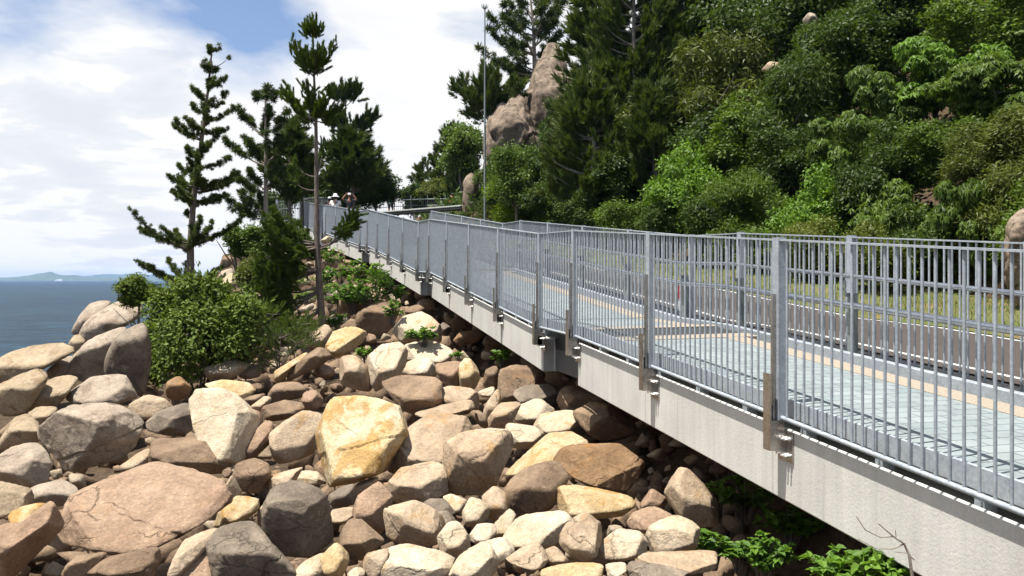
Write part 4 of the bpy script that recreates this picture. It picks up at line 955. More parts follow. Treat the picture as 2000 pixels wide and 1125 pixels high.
# ---- broadleaf crowns
def leaf_shape(n, l, w, rg, droop=.0):
    """n leaves, rhombic, in a spray"""
    d = rg.normal(size=(n, 3)) * (1, 1, .6); d[:, 2] += .25 - droop; d /= np.linalg.norm(d, axis=1)[:, None]
    up = rg.normal(size=(n, 3)) * .45 + (0, 0, 1); s = np.cross(d, up); s /= np.linalg.norm(s, axis=1)[:, None]; nn = np.cross(s, d)
    o = d * .25 * l + rg.normal(size=(n, 3)) * l * .75; L = l * rg.uniform(.7, 1.25, n)[:, None]
    return np.stack([o, o + d * L * .5 + s * w * .5 + nn * w * .12, o + d * L, o + d * L * .5 - s * w * .5 + nn * w * .12], 1)
def palm_spray(l, w, rg, k=7):
    a = np.linspace(-2.2, 2.2, k) + rg.uniform(-.2, .2, k); d = np.stack([np.sin(a) * .9, np.cos(a) * .9, -.25 - .25 * np.abs(a) + rg.uniform(-.15, .15, k)], 1); d /= np.linalg.norm(d, axis=1)[:, None]
    s = np.cross(d, np.array((0, 0, 1.0))); s /= np.linalg.norm(s, axis=1)[:, None]; z = np.zeros((k, 3)); L = l * rg.uniform(.8, 1.2, k)[:, None]; dn = np.array((0, 0, -.18)) * l
    return np.stack([z, d * L * .5 + s * w * .5, d * L + dn, d * L * .5 - s * w * .5], 1)
def crown_mesh(kind, seed, lobes=26, per=40, size=.085):
    rg = np.random.default_rng(seed); pos = []; dirs = []
    c = rg.normal(size=(lobes, 3)); c /= np.linalg.norm(c, axis=1)[:, None]; c *= rg.uniform(.35, .82, lobes)[:, None]; c[:, 2] = c[:, 2] * .95
    rad = rg.uniform(.19, .36, lobes)
    for i in range(lobes):
        d = rg.normal(size=(per, 3)); d[:, 2] = np.abs(d[:, 2]) * 1.0 - .35; d /= np.linalg.norm(d, axis=1)[:, None]
        rr = rad[i] * rg.uniform(.72, 1.08, per)[:, None]
        pos.append(c[i] + d * rr * (1, 1, .8)); dirs.append(d * .6 + (0, 0, .8))
    pos = np.concatenate(pos); dirs = np.concatenate(dirs)
    if kind == 'palmate': units = [palm_spray(size * 1.5, size * .42, rg) for _ in range(5)]; units = [np.concatenate([u + rg.normal(size=3) * size * .6 for u in (units[k], units[(k + 1) % 5])]) for k in range(5)]
    elif kind == 'narrow': units = [leaf_shape(12, size * 1.6, size * .34, rg, .5) for _ in range(5)]
    elif kind == 'feather': units = [leaf_shape(20, size * 1.0, size * .26, rg, .1) for _ in range(5)]
    else: units = [leaf_shape(12, size, size * .55, rg, .1) for _ in range(5)]
    A, tone = stamp(units, pos, dirs, rg.uniform(.8, 1.25, len(pos)), rg)
    tone = np.clip(tone + np.repeat(rg.uniform(-.12, .12, len(A) // 6 + 1), 6)[:len(A)], 0, 1)
    return A, tone
CROWNS = {}
def crown(kind, var, mat, size):
    k = (kind, var, mat, size)
    if k not in CROWNS:
        A, tone = crown_mesh(kind, 300 + var * 7 + len(kind), size=size); CROWNS[k] = faces_mesh('crown', A, tone, M[mat])
    return CROWNS[k]
def tree_trunk(h, r, seed):
    rg = np.random.default_rng(seed); m = MB(); lean = rg.uniform(-.12, .12, 2)
    m.tube([(0, 0, -.2), (lean[0] * h * .5, lean[1] * h * .5, h * .5), (lean[0] * h, lean[1] * h, h)], [r, r * .75, r * .5], 7, False)
    for k in range(5):
        a = rg.uniform(0, 6.28); q = rg.uniform(.5, .95); s = Vector((lean[0] * h * q, lean[1] * h * q, h * q)); l = h * .35
        m.tube([s, s + Vector((math.cos(a) * l * .5, math.sin(a) * l * .5, l * .35)), s + Vector((math.cos(a) * l, math.sin(a) * l, l * .8))], [r * .45, r * .3, r * .12], 5, False)
    return m
YE_U = [850, 900, 1000, 1150, 1340, 1700, 2000, 2100]; YE_Y = [54, 48, 42, 32, 24, 16.6, 13.2, 12.6]
NB = [0]
def broad(kind, mat, u, v, dY, rp, asp, label, Yabs=None, size=.085, name='broadleaf_tree', cat='tree', group='trees and shrubs on the slope', fill=True):
    NB[0] += 1; i = NB[0]; rg = np.random.default_rng(i + 40)
    Y = Yabs or float(np.interp(u, YE_U, YE_Y)) + dY; c = P(u, v, Y); R_ = rp * Y / F
    gz = min(ground(c.x, c.y), c.z - R_ * asp * .6)
    if fill: top = c.z + R_ * asp; low = gz + (.0 if name == 'shrub' else min(.35 * (top - gz), .8)); low = max(low, top - 3.2 * R_); half = .5 * (top - low); R_ *= 1.12; c.z = .5 * (top + low); asp = half / R_ * 1.04
    r = empty(name, (c.x, c.y, gz), rg.uniform(0, 6.28)); tag(r, label, cat, group)
    h = c.z - gz
    tree_trunk(h * .9, max(.03, .05 * R_ + .012 * h), i).build('trunk' if name != 'shrub' else 'stem', M['bark'], r)
    o = obj('crown' if name != 'shrub' else 'foliage', crown(kind, i % 3, mat, size), r); o.location = (0, 0, h); o.scale = (R_, R_, R_ * asp); o.rotation_euler = (0, 0, rg.uniform(0, 6.28))
    return r
BL = [
('leaf', 'limeleaf', 1012, 372, 0, 62, .95, 'lime-yellow bush at the road bend below the outcrop', 'shrub'),
('leaf', 'midleaf', 1012, 305, -1.5, 60, .85, 'rounded mid-green tree directly below the outcrop, right of the mast', 0),
('leaf', 'darkleaf', 1075, 300, 2.2, 52, .9, 'dark tree in front of the tall outcrop, above the lime-yellow bush', 0),
('leaf', 'darkleaf', 1100, 228, 5, 52, 1, 'dark tree overlapping the right side of the tall outcrop', 0),
('leaf', 'midleaf', 1000, 305, .8, 42, 1, 'leafy tree in front of the lower left granite block', 0),
('leaf', 'darkleaf', 1085, 388, 1, 62, 1, 'dark shrub touching the right side of the lime-yellow bush', 'shrub'),
('leaf', 'darkleaf', 982, 335, 0, 40, 1, 'dark shrub covering the foot of the lower left granite block', 'shrub'),
('leaf', 'darkleaf', 970, 400, 1, 38, 1, 'dark shrub at the foot of the tall mast', 'shrub'),
('leaf', 'midleaf', 958, 345, 5, 32, 1, 'mid-green shrub right of the upright tan boulder', 'shrub'),
('leaf', 'darkleaf', 1155, 420, .5, 58, .9, 'dark shrub behind the far link railing', 'shrub'),
('leaf', 'midleaf', 1222, 425, .5, 60, .9, 'mid-green shrub left of the bright green shrub, low behind the railing', 'shrub'),
('leaf', 'brightleaf', 1345, 345, 2, 82, .9, 'bright green leafy shrub standing out in front of the dark stand', 'shrub'),
('leaf', 'darkleaf', 1300, 430, .6, 58, .9, 'dark shrub under the bright green leafy shrub', 'shrub'),
('feather', 'midleaf', 1465, 385, 1.6, 92, .8, 'feathery mid-green shrub with horizontal sprays right of the bright green one', 'shrub'),
('leaf', 'brightleaf', 1600, 385, 1.8, 78, .8, 'broad light-green shrub right of the feathery shrub', 'shrub'),
('leaf', 'oliveleaf', 1590, 475, .3, 75, .75, 'flecked olive hedge plant behind the far railing post', 'shrub'),
('leaf', 'midleaf', 1500, 470, .3, 62, .75, 'small mid-green plant low behind the railing, left of the olive hedge plant', 'shrub'),
('leaf', 'oliveleaf', 1700, 485, .4, 72, .75, 'flecked hedge plant at the left end of the grass verge', 'shrub'),
('leaf', 'darkleaf', 1800, 445, 2.2, 80, .8, 'dark shrub at the back of the grass verge', 'shrub'),
('palmate', 'midleaf', 1745, 400, 2.5, 78, .85, 'palmate green shrub over the left end of the verge', 'shrub'),
('palmate', 'midleaf', 1880, 395, 2.4, 74, .85, 'palmate green shrub left of the big brown boulder', 'shrub'),
('narrow', 'oliveleaf', 1965, 370, 3, 82, .9, 'narrow-leaved olive shrub above the big brown boulder', 'shrub'),
('leaf', 'darkleaf', 1225, 345, 3, 78, .9, 'dark tree left of the bright green shrub', 0),
('leaf', 'oliveleaf', 1290, 255, 6, 85, .95, 'olive-dark tree in front of the hoop pine stand', 0),
('narrow', 'oliveleaf', 1400, 125, 8, 100, .95, 'yellow-olive tree crown with loose leaves, upper middle', 0),
('leaf', 'darkleaf', 1395, 270, 5, 88, .95, 'dark tree below the yellow-olive crown', 0),
('leaf', 'midleaf', 1470, 260, 5, 90, .9, 'grey-green tree right below the yellow-olive crown', 0),
('narrow', 'darkleaf', 1545, 185, 6, 95, .95, 'dark fine-leaved tree below the highest pale rock', 0),
('leaf', 'darkleaf', 1555, 295, 4, 90, .9, 'dark tree above the broad light-green shrub', 0),
('palmate', 'midleaf', 1650, 290, 4, 88, .9, 'palmate tree in the middle of the slope', 0),
('leaf', 'darkleaf', 1640, 110, 9, 110, .95, 'dark tree right of the highest pale rock', 0),
('leaf', 'darkleaf', 1495, 50, 11, 110, .95, 'dark tree left of the highest pale rock', 0),
('palmate', 'midleaf', 1725, 190, 6, 92, .9, 'palmate tree left of the dark rock hollow', 0),
('leaf', 'darkleaf', 1770, 300, 4, 86, .9, 'dark tree between the palmate crowns', 0),
('leaf', 'midleaf', 1860, 285, 4, 88, .9, 'mid-green tree below the brightest palmate crown', 0),
('palmate', 'brightleaf', 1835, 150, 7, 112, .85, 'brightest palmate crown in the upper right', 0),
('palmate', 'midleaf', 1945, 185, 6, 112, .9, 'large palmate crown near the right edge', 0),
('leaf', 'midleaf', 1950, 55, 9, 118, .9, 'mid-green tree in the top right corner', 0),
('leaf', 'darkleaf', 1800, 25, 12, 108, .95, 'dark tree at the top right of the dark rock hollow', 0),
('narrow', 'oliveleaf', 1935, 300, 3.6, 82, .9, 'olive narrow-leaved tree by the right edge', 0),
('narrow', 'oliveleaf', 2040, 250, 4, 100, .9, 'olive tree cut off by the right edge of the view', 0),
('leaf', 'darkleaf', 1715, 60, 11, 105, .95, 'dark tree at the top, above the palmate trees', 0),
('leaf', 'darkleaf', 1600, 5, 14, 120, .95, 'dark tree at the top edge above the highest pale rock', 0),
('leaf', 'darkleaf', 1390, 15, 13, 105, .95, 'dark tree at the top edge above the yellow-olive crown', 0),
('leaf', 'midleaf', 2050, 420, 2.2, 95, .9, 'shrub behind the big brown boulder', 'shrub'),
('leaf', 'darkleaf', 1690, 360, 3, 80, .9, 'dark shrub in the hollow between light-green and palmate shrubs', 'shrub'),
('leaf', 'darkleaf', 1420, 420, 1.5, 75, .9, 'dark shrub behind the feathery mid-green shrub', 'shrub'),
]
for kind, mat, u, v, dY, rp, asp, lab, nm in BL:
    broad(kind, mat, u, v, dY, rp, asp, lab, size=.075 if nm else .068, name=nm or 'broadleaf_tree', cat='shrub' if nm else 'tree')
broad('leaf', 'darkleaf', 735, 358, 0, 46, .75, 'dark spreading tree behind the far fence, over the walker in teal', 49, .1, group='trees on the headland')
broad('leaf', 'darkleaf', 675, 350, 0, 42, .8, 'dark tree behind the walkers on the headland', 50, .1, group='trees on the headland')
broad('leaf', 'midleaf', 905, 262, 0, 44, .9, 'grey-green tree on the skyline left of the mast', 58, .1, group='trees on the headland')
broad('leaf', 'oliveleaf', 860, 372, 0, 44, .6, 'olive shrubbery behind the far fence', 64, .1, 'shrub', 'shrub', group='trees on the headland')
broad('leaf', 'darkleaf', 815, 378, 0, 30, .7, 'small dark tree at the left end of the far fence gap', 66, .12, group='trees on the headland')
broad('leaf', 'darkleaf', 893, 325, 0, 34, 1.1, 'dark tree right of the far hoop pine', 64, .1, group='trees on the headland', fill=False)
broad('leaf', 'darkleaf', 612, 372, 0, 34, .8, 'dark tree behind the grey mesh fence panel', 58, .1, group='trees on the headland')
broad('leaf', 'darkleaf', 545, 400, 0, 38, .9, 'dark tree behind the open bar gate', 50, .11, group='trees on the headland')
broad('leaf', 'midleaf', 484, 470, 0, 42, .95, 'young light-green tree on the headland rocks left of the pine foliage', 28, .13, 'sapling', 'tree', group='trees on the headland', fill=False)
broad('leaf', 'oliveleaf', 488, 535, 0, 26, 1.2, 'olive shrub at the foot of the young light-green tree', 26.5, .14, 'shrub', 'shrub', group='trees on the headland')
broad('leaf', 'bushleaf', 267, 570, 0, 38, .9, 'small glossy shrub on a thin bent stem beside the sea', 17.4, .15, 'shrub', 'shrub', group='bushes among the boulders', fill=False)

# ---- round bush among the boulders
def big_bush():
    rg = np.random.default_rng(8); Y = 15.4; c = P(385, 668, Y); px = Y / F; r = empty('bush', (c.x, c.y, c.z - 1.1)); tag(r, 'large round glossy bush growing between the boulders and the tall dark pine', 'bush', 'bushes among the boulders')
    pos = []; dirs = []
    lob = [(385, 665, 85), (330, 650, 62), (300, 700, 50), (440, 640, 62), (400, 600, 55), (350, 720, 58), (440, 690, 60), (480, 620, 45), (320, 610, 45), (380, 575, 40), (290, 735, 32), (470, 670, 45), (420, 575, 30), (345, 590, 40)]
    for u, v, q in lob:
        q *= .84; u = 388 + (u - 388) * .95
        n = int(q * 3.2); d = rg.normal(size=(n, 3)); d[:, 2] = np.where(d[:, 2] < -.5, -d[:, 2], d[:, 2]); d /= np.linalg.norm(d, axis=1)[:, None]
        o = np.array(P(u, v, Y + rg.uniform(-.35, .35))) - np.array(r.location)
        pos.append(o + d * q * px * rg.uniform(.7, 1.05, n)[:, None] * (1, .9, 1)); dirs.append(d * .7 + (0, 0, .6))
    pos = np.concatenate(pos); dirs = np.concatenate(dirs); units = [leaf_shape(13, .085, .042, rg) for _ in range(6)]
    A, tone = stamp(units, pos, dirs, rg.uniform(.8, 1.25, len(pos)), rg); obj('foliage', faces_mesh('foliage', A, tone, M['bushleaf']), r)
    m = MB()
    for k in range(14):
        a = rg.uniform(0, 6.28); l = rg.uniform(.5, 1.0); m.tube([(0, 0, -.3), (math.cos(a) * l * .5, math.sin(a) * l * .4, .5), (math.cos(a) * l, math.sin(a) * l * .7, 1.1)], [.03, .022, .008], 5, False)
    m.build('stem', M['bark'], r)
big_bush()
# ---- feathery seedlings by the pine
for i, (u, v, Y, h, lab) in enumerate([(545, 735, 15.2, 105, 'feathery green seedling with sprays nearest the big golden slab'), (480, 725, 15.6, 90, 'feathery seedling against the right side of the round bush'),
     (575, 690, 17.5, 80, 'feathery seedling left of the foreground pine trunk'), (505, 668, 17.8, 85, 'feathery seedling behind the other seedlings, under the pine')]):
    rg = np.random.default_rng(70 + i); bs = []
    for k in range(22):
        a = rg.uniform(-1, 1); q = rg.uniform(.45, 1.0); bs.append((v - h * rg.uniform(.05, .8), u + a * h * q, v - h * rg.uniform(.25, .95) , rg.uniform(-.4, .4), .2, 9))
    pine(lab, [(u, v + 5), (u + 2, v - h * .5), (u + 4, v - h * .95)], Y, .02, bs, 17, 'pinebright', FEATHER, 80 + i, 'pine_seedling', 'seedlings on the rock slope', sag=.1)

# ---- leafy weeds
def ovate(n, l, w, rg):
    d = rg.normal(size=(n, 3)) * (1, 1, .35); d[:, 2] += .1; d /= np.linalg.norm(d, axis=1)[:, None]; s = np.cross(d, (0, 0, 1.0) + rg.normal(size=(n, 3)) * .3); s /= np.linalg.norm(s, axis=1)[:, None]; nn = np.cross(s, d)
    L = l * rg.uniform(.6, 1.2, n)[:, None]; w = L * w; z = np.zeros((n, 3)); t = d * L - nn * L * .18
    r1 = d * L * .28 + s * w * .5 + nn * w * .15; r2 = d * L * .68 + s * w * .36 + nn * w * .06; l1 = d * L * .28 - s * w * .5 + nn * w * .15; l2 = d * L * .68 - s * w * .36 + nn * w * .06
    return np.concatenate([np.stack([z, r1, r2, t], 1), np.stack([z, t, l2, l1], 1)])
def weed(u, v, Y, rp, hp, ll, n, label, mat='weedleaf', seed=1, wr=.75, name='leafy_weed', group='green weeds on the slope', onground=False):
    rg = np.random.default_rng(seed); px = Y / F; b = P(u, v, Y)
    r = empty(name, b); tag(r, label, 'plant', group); m = MB(); A = []; tone = []
    for k in range(n):
        a = rg.uniform(0, 6.28); q = rp * px * math.sqrt(rg.uniform(0, 1)); h = hp * px * rg.uniform(.45, 1.0) * (1 - .35 * q / (rp * px))
        e = Vector((math.cos(a) * q, math.sin(a) * q * .7, h)); mid = Vector((e.x * .45, e.y * .45, h * .6))
        m.tube([(e.x * .15, e.y * .15, -.12), mid, e], [.006, .005, .003], 4, False)
        for t in (.45, .65, .82, 1.0, 1.0):
            p = bez(np.zeros(3), np.array(mid), np.array(e), t); L = ovate(2, ll, wr, rg) + p; A.append(L); tone += [rg.uniform(0, 1)] * len(L)
    obj('foliage', faces_mesh('foliage', np.concatenate(A), tone, M[mat]), r); m.build('stem', M['bark'], r)
    return r
weed(1395, 1085, 7.0, 42, 58, .065, 28, 'light-green leafy weed beside the cream block', seed=1)
weed(1492, 1120, 6.5, 55, 82, .065, 44, 'largest light-green leafy weed under the beam, near the bottom', seed=2)
weed(1440, 1090, 6.9, 30, 30, .07, 9, 'small weed between two larger light-green weeds', seed=3)
weed(1635, 1150, 5.6, 60, 95, .075, 34, 'big-leaved weed right of the largest weed, at the bottom edge', seed=4)
weed(1730, 1150, 5.3, 70, 80, .08, 36, 'broad-leaved weed at the bottom edge beside the dry twig', seed=5)
weed(1455, 1000, 8.6, 75, 80, .10, 26, 'dark weed in the shade under the beam', 'brightleaf', 6)
weed(1545, 1050, 8.2, 70, 75, .10, 22, 'shaded weed lower under the beam', 'brightleaf', 7)
weed(828, 668, 16.6, 34, 34, .11, 20, 'green weed growing over the weedy cream boulder', seed=8)
weed(768, 625, 18.6, 22, 42, .10, 14, 'green creeper right of the round dark-faced boulder', seed=9)
weed(770, 590, 21.0, 30, 40, .12, 14, 'dark-green creeper below the beam right of the tan stone', 'brightleaf', 10)
weed(690, 605, 22.0, 42, 72, .13, 52, 'bright green weed mound right of the pine trunk', seed=11)
weed(720, 600, 21.0, 34, 52, .09, 34, 'green weed mound under the walkway, right of the brighter mound', seed=31)
weed(662, 600, 22.5, 26, 44, .08, 26, 'fine-leaved weed mound touching the pine trunk', seed=32)
weed(640, 520, 29, 34, 46, .12, 24, 'green weeds behind the pine trunk, below the last railing', 'brightleaf', 33)
weed(580, 560, 26, 36, 40, .10, 24, 'green ground plants left of the pine trunk', 'brightleaf', 34)
weed(665, 548, 26.0, 30, 34, .10, 26, 'green ground plants between the pine trunk and the last landing', seed=41)
weed(640, 580, 24.0, 24, 30, .09, 20, 'low green plants right behind the pine trunk', seed=42)
weed(600, 590, 23.5, 34, 28, .09, 22, 'low green plants left of the pine foot', 'brightleaf', 43)
weed(655, 640, 20.5, 22, 34, .12, 12, 'green tuft at the right side of the pine foot', seed=12)
weed(738, 575, 23.5, 30, 60, .22, 26, 'grassy clump with long leaves under the walkway', 'weedleaf', 13, .1, 'grass_clump')
weed(715, 700, 15.8, 22, 26, .09, 11, 'small weed between tan blocks and golden-brown rock', seed=14)
weed(705, 560, 26.0, 40, 70, .16, 24, 'shaded dark-green weeds under the second landing', 'brightleaf', 15)
weed(640, 560, 25.5, 22, 40, .13, 14, 'small bush behind the pine trunk under the last spans', seed=16)
weed(980, 708, 14.6, 22, 30, .10, 10, 'small shaded weed right of the golden wedge', 'brightleaf', 17)
weed(895, 700, 15.4, 18, 14, .08, 7, 'tiny green weed in the crack of the wide flat cream slab', seed=18)
weed(960, 425, 43, 50, 26, .3, 16, 'straw-coloured grass bank at the road bend', 'oliveleaf', 19, .08, 'grass_clump')
# ---- dry twig at the beam
def twig():
    Y = 4.9; b = P(1785, 1150, Y); r = obj('dry_twig', None)
    m = MB(); q = lambda u, v, d=0: P(u, v, Y + d) - b
    m.tube([q(1785, 1150), q(1776, 1085), q(1766, 1062), q(1745, 1048), q(1715, 1022)], [.010, .008, .007, .005, .003], 6)
    m.tube([q(1766, 1062), q(1745, 1072), q(1712, 1072), q(1675, 1052)], [.005, .004, .003, .002], 5)
    m.tube([q(1745, 1048), q(1720, 1050), q(1690, 1035), q(1672, 1008)], [.004, .003, .003, .002], 5)
    m.tube([q(1750, 1052), q(1749, 1035)], [.003, .002], 4); m.tube([q(1776, 1085), q(1786, 1094)], [.004, .003], 4); m.tube([q(1770, 1080), q(1748, 1078)], [.003, .002], 4)
    bpy.data.objects.remove(r); o = m.build('dry_twig', M['palebark']); o.location = b; tag(o, 'bare dry twig standing in front of the concrete beam', 'twig')
twig()
# ---- leaf litter and verge grass (masses)
def litter():
    rg = np.random.default_rng(3); n = 5200; X = rg.uniform(.4, 3.2, n); Y = rg.uniform(4.2, 9, n); w, _ = walk_w(X, Y); s = (w < .9) & (w > -1.6); X, Y = X[s], Y[s]
    z = zter(X, Y) + .012; n = len(X); a = rg.uniform(0, 6.28, n); l = rg.uniform(.02, .05, n); d = np.stack([np.cos(a), np.sin(a), rg.uniform(-.3, .5, n)], 1) * l[:, None]; s_ = np.stack([-np.sin(a), np.cos(a), rg.uniform(-.4, .4, n)], 1) * l[:, None] * .4
    o = np.stack([X, Y, z], 1); A = np.stack([o - d, o + s_, o + d, o - s_], 1)
    m = leaf_mat('dry_leaves', (.09, .05, .025), (.33, .22, .12), .1); tag(obj('leaf_litter', faces_mesh('leaf_litter', A, rg.uniform(0, 1, n), m)), kind='stuff')
    n = 26000; st = rg.uniform(2, 44, n); wv = rg.uniform(5.4, 9.4, n); A = []
    p = np.array([offs(b, a)[:] for a, b in zip(st, wv)]); n2 = fbm(p * 1.1, 3, 5)
    p[:, 2] += -.04 + .14 * (wv - 5.3) / 4.3 * (1 + .5 * np.sin(st * 1.7)); k = n2 > -.45; p = p[k]; n = len(p)
    a = rg.uniform(0, 6.28, n); h = rg.uniform(.04, .11, n); wd = np.stack([np.cos(a), np.sin(a), a * 0], 1) * .007; tip = np.stack([rg.normal(size=n) * .03, rg.normal(size=n) * .03, h], 1)
    A = np.stack([p - wd, p + wd, p + tip], 1); m = leaf_mat('verge_grass', (.06, .09, .02), (.19, .20, .06), .3); tag(obj('grass', faces_mesh('grass', A, np.clip(rg.uniform(0, 1, n) * .6 + .3 * n2[k] + .2, 0, 1), m)), kind='stuff')
litter()
def undergrowth():
    rg = np.random.default_rng(17); n = 15000; X = rg.uniform(-6, 34, n); Y = rg.uniform(9, 62, n); w, _ = walk_w(X, Y); k = (w > 9.3) & (w < 36) & (np.abs(X / Y) < .75); X, Y = X[k], Y[k]; n = len(X)
    z = zter(X, Y) + rg.uniform(.05, 1.0, n) * (.5 + .5 * vnoise(np.stack([X * .6, Y * .6, X * 0], 1), 4)) ; pos = np.stack([X, Y, z], 1); units = [leaf_shape(12, .16, .08, rg, .1) for _ in range(5)]
    d = rg.normal(size=(n, 3)) * .5 + (-.3, -.4, .8); A, tone = stamp(units, pos, d, rg.uniform(.8, 1.6, n) * (.6 + Y / 50), rg); tag(obj('undergrowth', faces_mesh('undergrowth', A, tone, M['darkleaf'])), kind='stuff')
undergrowth()
# ------------------------------------------------------------------ mast, guardrail, far fence, gate, road marker
def mast():
    b = P(947, 372, 42); b.z = ground(b.x, b.y) ; top = P(944, 18, 42); r = empty('tall_mast', b); tag(r, 'tall thin grey mast with a small forked tip in front of the outcrop', 'mast')
    h = top.z - b.z; m = MB(); m.tube([(0, 0, -.2), (0, 0, h * .55), (0, 0, h)], [.062, .05, .03], 10); m.build('pole', M['galvdark'], r)
    m = MB()
    for k in range(6):
        a = k * PI / 3; m.tube([(0, 0, h - .02), (math.cos(a) * .13, math.sin(a) * .13, h + .10), (math.cos(a) * .17, math.sin(a) * .17, h + .24)], [.03, .025, .012], 5)
    m.tube([(0, 0, h), (0, 0, h + .22)], .02, 6); m.build('lamp_head', M['galvdark'], r)
mast()
def guardrail():
    a, b = P(742, 416, 51), P(906, 403, 50.2); r = empty('guardrail', a); tag(r, 'steel guardrail on pale posts along the road bend below the far fence', 'guardrail')
    L = (b - a).length; d = (b - a) / L; dh = Vector((d.x, d.y, 0)).normalized(); n = Vector((dh.y, -dh.x, 0))
    prof = [(-.04, .0), (.0, -.04), (.05, -.08), (.05, -.13), (.0, -.155), (.05, -.18), (.05, -.23), (.0, -.27), (-.04, -.31)]
    V = []; ext = 1.2
    for t in (-6.0, L + .2):
        for o, z in prof: q = d * t + n * o; V.append((q.x, q.y, q.z + z + .10))
    k = len(prof); m = MB(); m.add(V, [(i, i + 1, k + i + 1, k + i) for i in range(k - 1)])
    o = m.build('rail', M['guardrail'], r); s = o.modifiers.new('thickness', 'SOLIDIFY'); s.thickness = .008
    pb = MB(); pb.box(-.06, .06, -.05, .05, -.95, .05); pm = pb.mesh('post', M['white'])
    for i in range(6):
        q = d * (L * (i + .1) / 5.2) - n * .1; o = obj('post', pm, r); o.location = q
guardrail()
def far_fence():
    pts = [P(592, 388, 49), P(640, 386, 55), P(700, 398, 57), P(770, 391, 58), P(835, 389, 59), P(906, 388, 58)]
    for i, (a, b) in enumerate(zip(pts[:-1], pts[1:])):
        a = a.copy(); b = b.copy(); r = empty('fence', a)
        tag(r, ['grey mesh fence panel left of the walker in the white hat', 'fence stretch behind the walkers', 'fence stretch left of the walker in teal', 'fence stretch in front of the bright gap in the trees', 'fence stretch behind the person in red'][i], 'fence', 'fence along the headland')
        d = b - a; L = math.hypot(d.x, d.y)
        for z in (0, -.42, -.80):
            m = MB(); m.tube([(0, 0, z), (d.x, d.y, d.z + z)], .035 if z == 0 else .025, 6); m.build('rail', M['galvdark'], r)
        k = max(2, round(L / 1.6)); pm = MB(); pm.tube([(0, 0, -1.4), (0, 0, .28 if i > 2 else .06)], .035, 6); pm = pm.mesh('post', M['galvdark'])
        for j in range(k + (1 if i == 4 else 0)):
            q = obj('post', pm, r); q.location = d * (j / k)
        wm = MB(); nb = int(L / .14)
        for j in range(1, nb):
            q = d * (j / nb); wm.tube([(q.x, q.y, q.z - .8), (q.x, q.y, q.z)], .008, 4, False)
        wm.build('wire_infill', M['galvdark'], r)
far_fence()
def gate():
    a, b = P(541, 393, 44.5), P(586, 391, 46.9); r = empty('bar_gate', a); tag(r, 'open bar gate panel at the far left end of the walkway', 'gate')
    d = b - a; L = math.hypot(d.x, d.y); H = 1.05
    for x, w in ((0, .05), (1, .04)):
        m = MB(); q = d * x; m.box(q.x - w, q.x + w, q.y - w, q.y + w, q.z - 1.4, q.z + .08); m.build('post', M['galv'], r)
    for z in (-.02, -.42, -H):
        m = MB(); m.tube([(0, 0, z), (d.x, d.y, d.z + z)], .022, 6); m.build('rail', M['galv'], r)
    bm = MB(); bm.tube([(0, 0, -H), (0, 0, -.02)], .012, 6); bm = bm.mesh('bar', M['galv']); k = int(L / .16)
    for j in range(1, k): o = obj('bar', bm, r); o.location = d * (j / k)
gate()
def marker():
    w = 2.74
    Yn = min(np.arange(8, 22, .1), key=lambda y: abs(HU + F * offs(w, y).x / offs(w, y).y - 1327)); p = offs(w, float(Yn)); r = empty('road_marker', (p.x, p.y, p.z - .06)); tag(r, 'short white road marker post with a red reflector, seen through the bars', 'road marker')
    m = MB(); m.box(-.05, .05, -.012, .012, -.1, .46); m.build('post', M['white'], r, .006)
    m = MB(); m.box(-.042, .030, -.019, -.0125, .20, .42); m.build('reflector', M['red'], r)
    # place so that it shows at the photograph's spot: on the road-side kerb
    q = P(1327, 604, 0); Y = p.y
    return r
mk = marker(); 
# ------------------------------------------------------------------ walkers
M['skin'] = simple('skin', (.33, .19, .13), .55, 0, .06, 20); M['tanskin'] = simple('sunburnt_skin', (.30, .14, .09), .55, 0, .06, 20)
M['whitecloth'] = simple('white_cotton', (.72, .72, .72), .85, 0, .08, 12); M['darkcloth'] = simple('dark_cloth', (.02, .022, .028), .85, 0, .2, 12)
M['tealcloth'] = simple('teal_cloth', (.02, .17, .20), .85, 0, .1, 12); M['redcloth'] = simple('red_cloth', (.55, .02, .04), .85, 0, .1, 12); M['khaki'] = simple('khaki_cloth', (.16, .13, .09), .85, 0, .1, 12)
M['hairdark'] = simple('dark_hair', (.02, .015, .01), .6, 0, .3, 40); M['maroon'] = simple('maroon_cloth', (.18, .035, .03), .85, 0, .1, 12)
def skin_obj(name, verts, edges, radii, mat, parent, root=0, sub=2):
    me = bpy.data.meshes.new(name); me.from_pydata([tuple(v) for v in verts], edges, []); me.materials.append(mat)
    o = obj(name, me, parent); mod = o.modifiers.new('skin', 'SKIN'); mod.use_smooth_shade = True
    for i, r in enumerate(radii): me.skin_vertices[0].data[i].radius = (r, r) if not isinstance(r, tuple) else r
    me.skin_vertices[0].data[root].use_root = True
    sm = o.modifiers.new('smooth', 'SUBSURF'); sm.levels = sub; sm.render_levels = sub
    return o
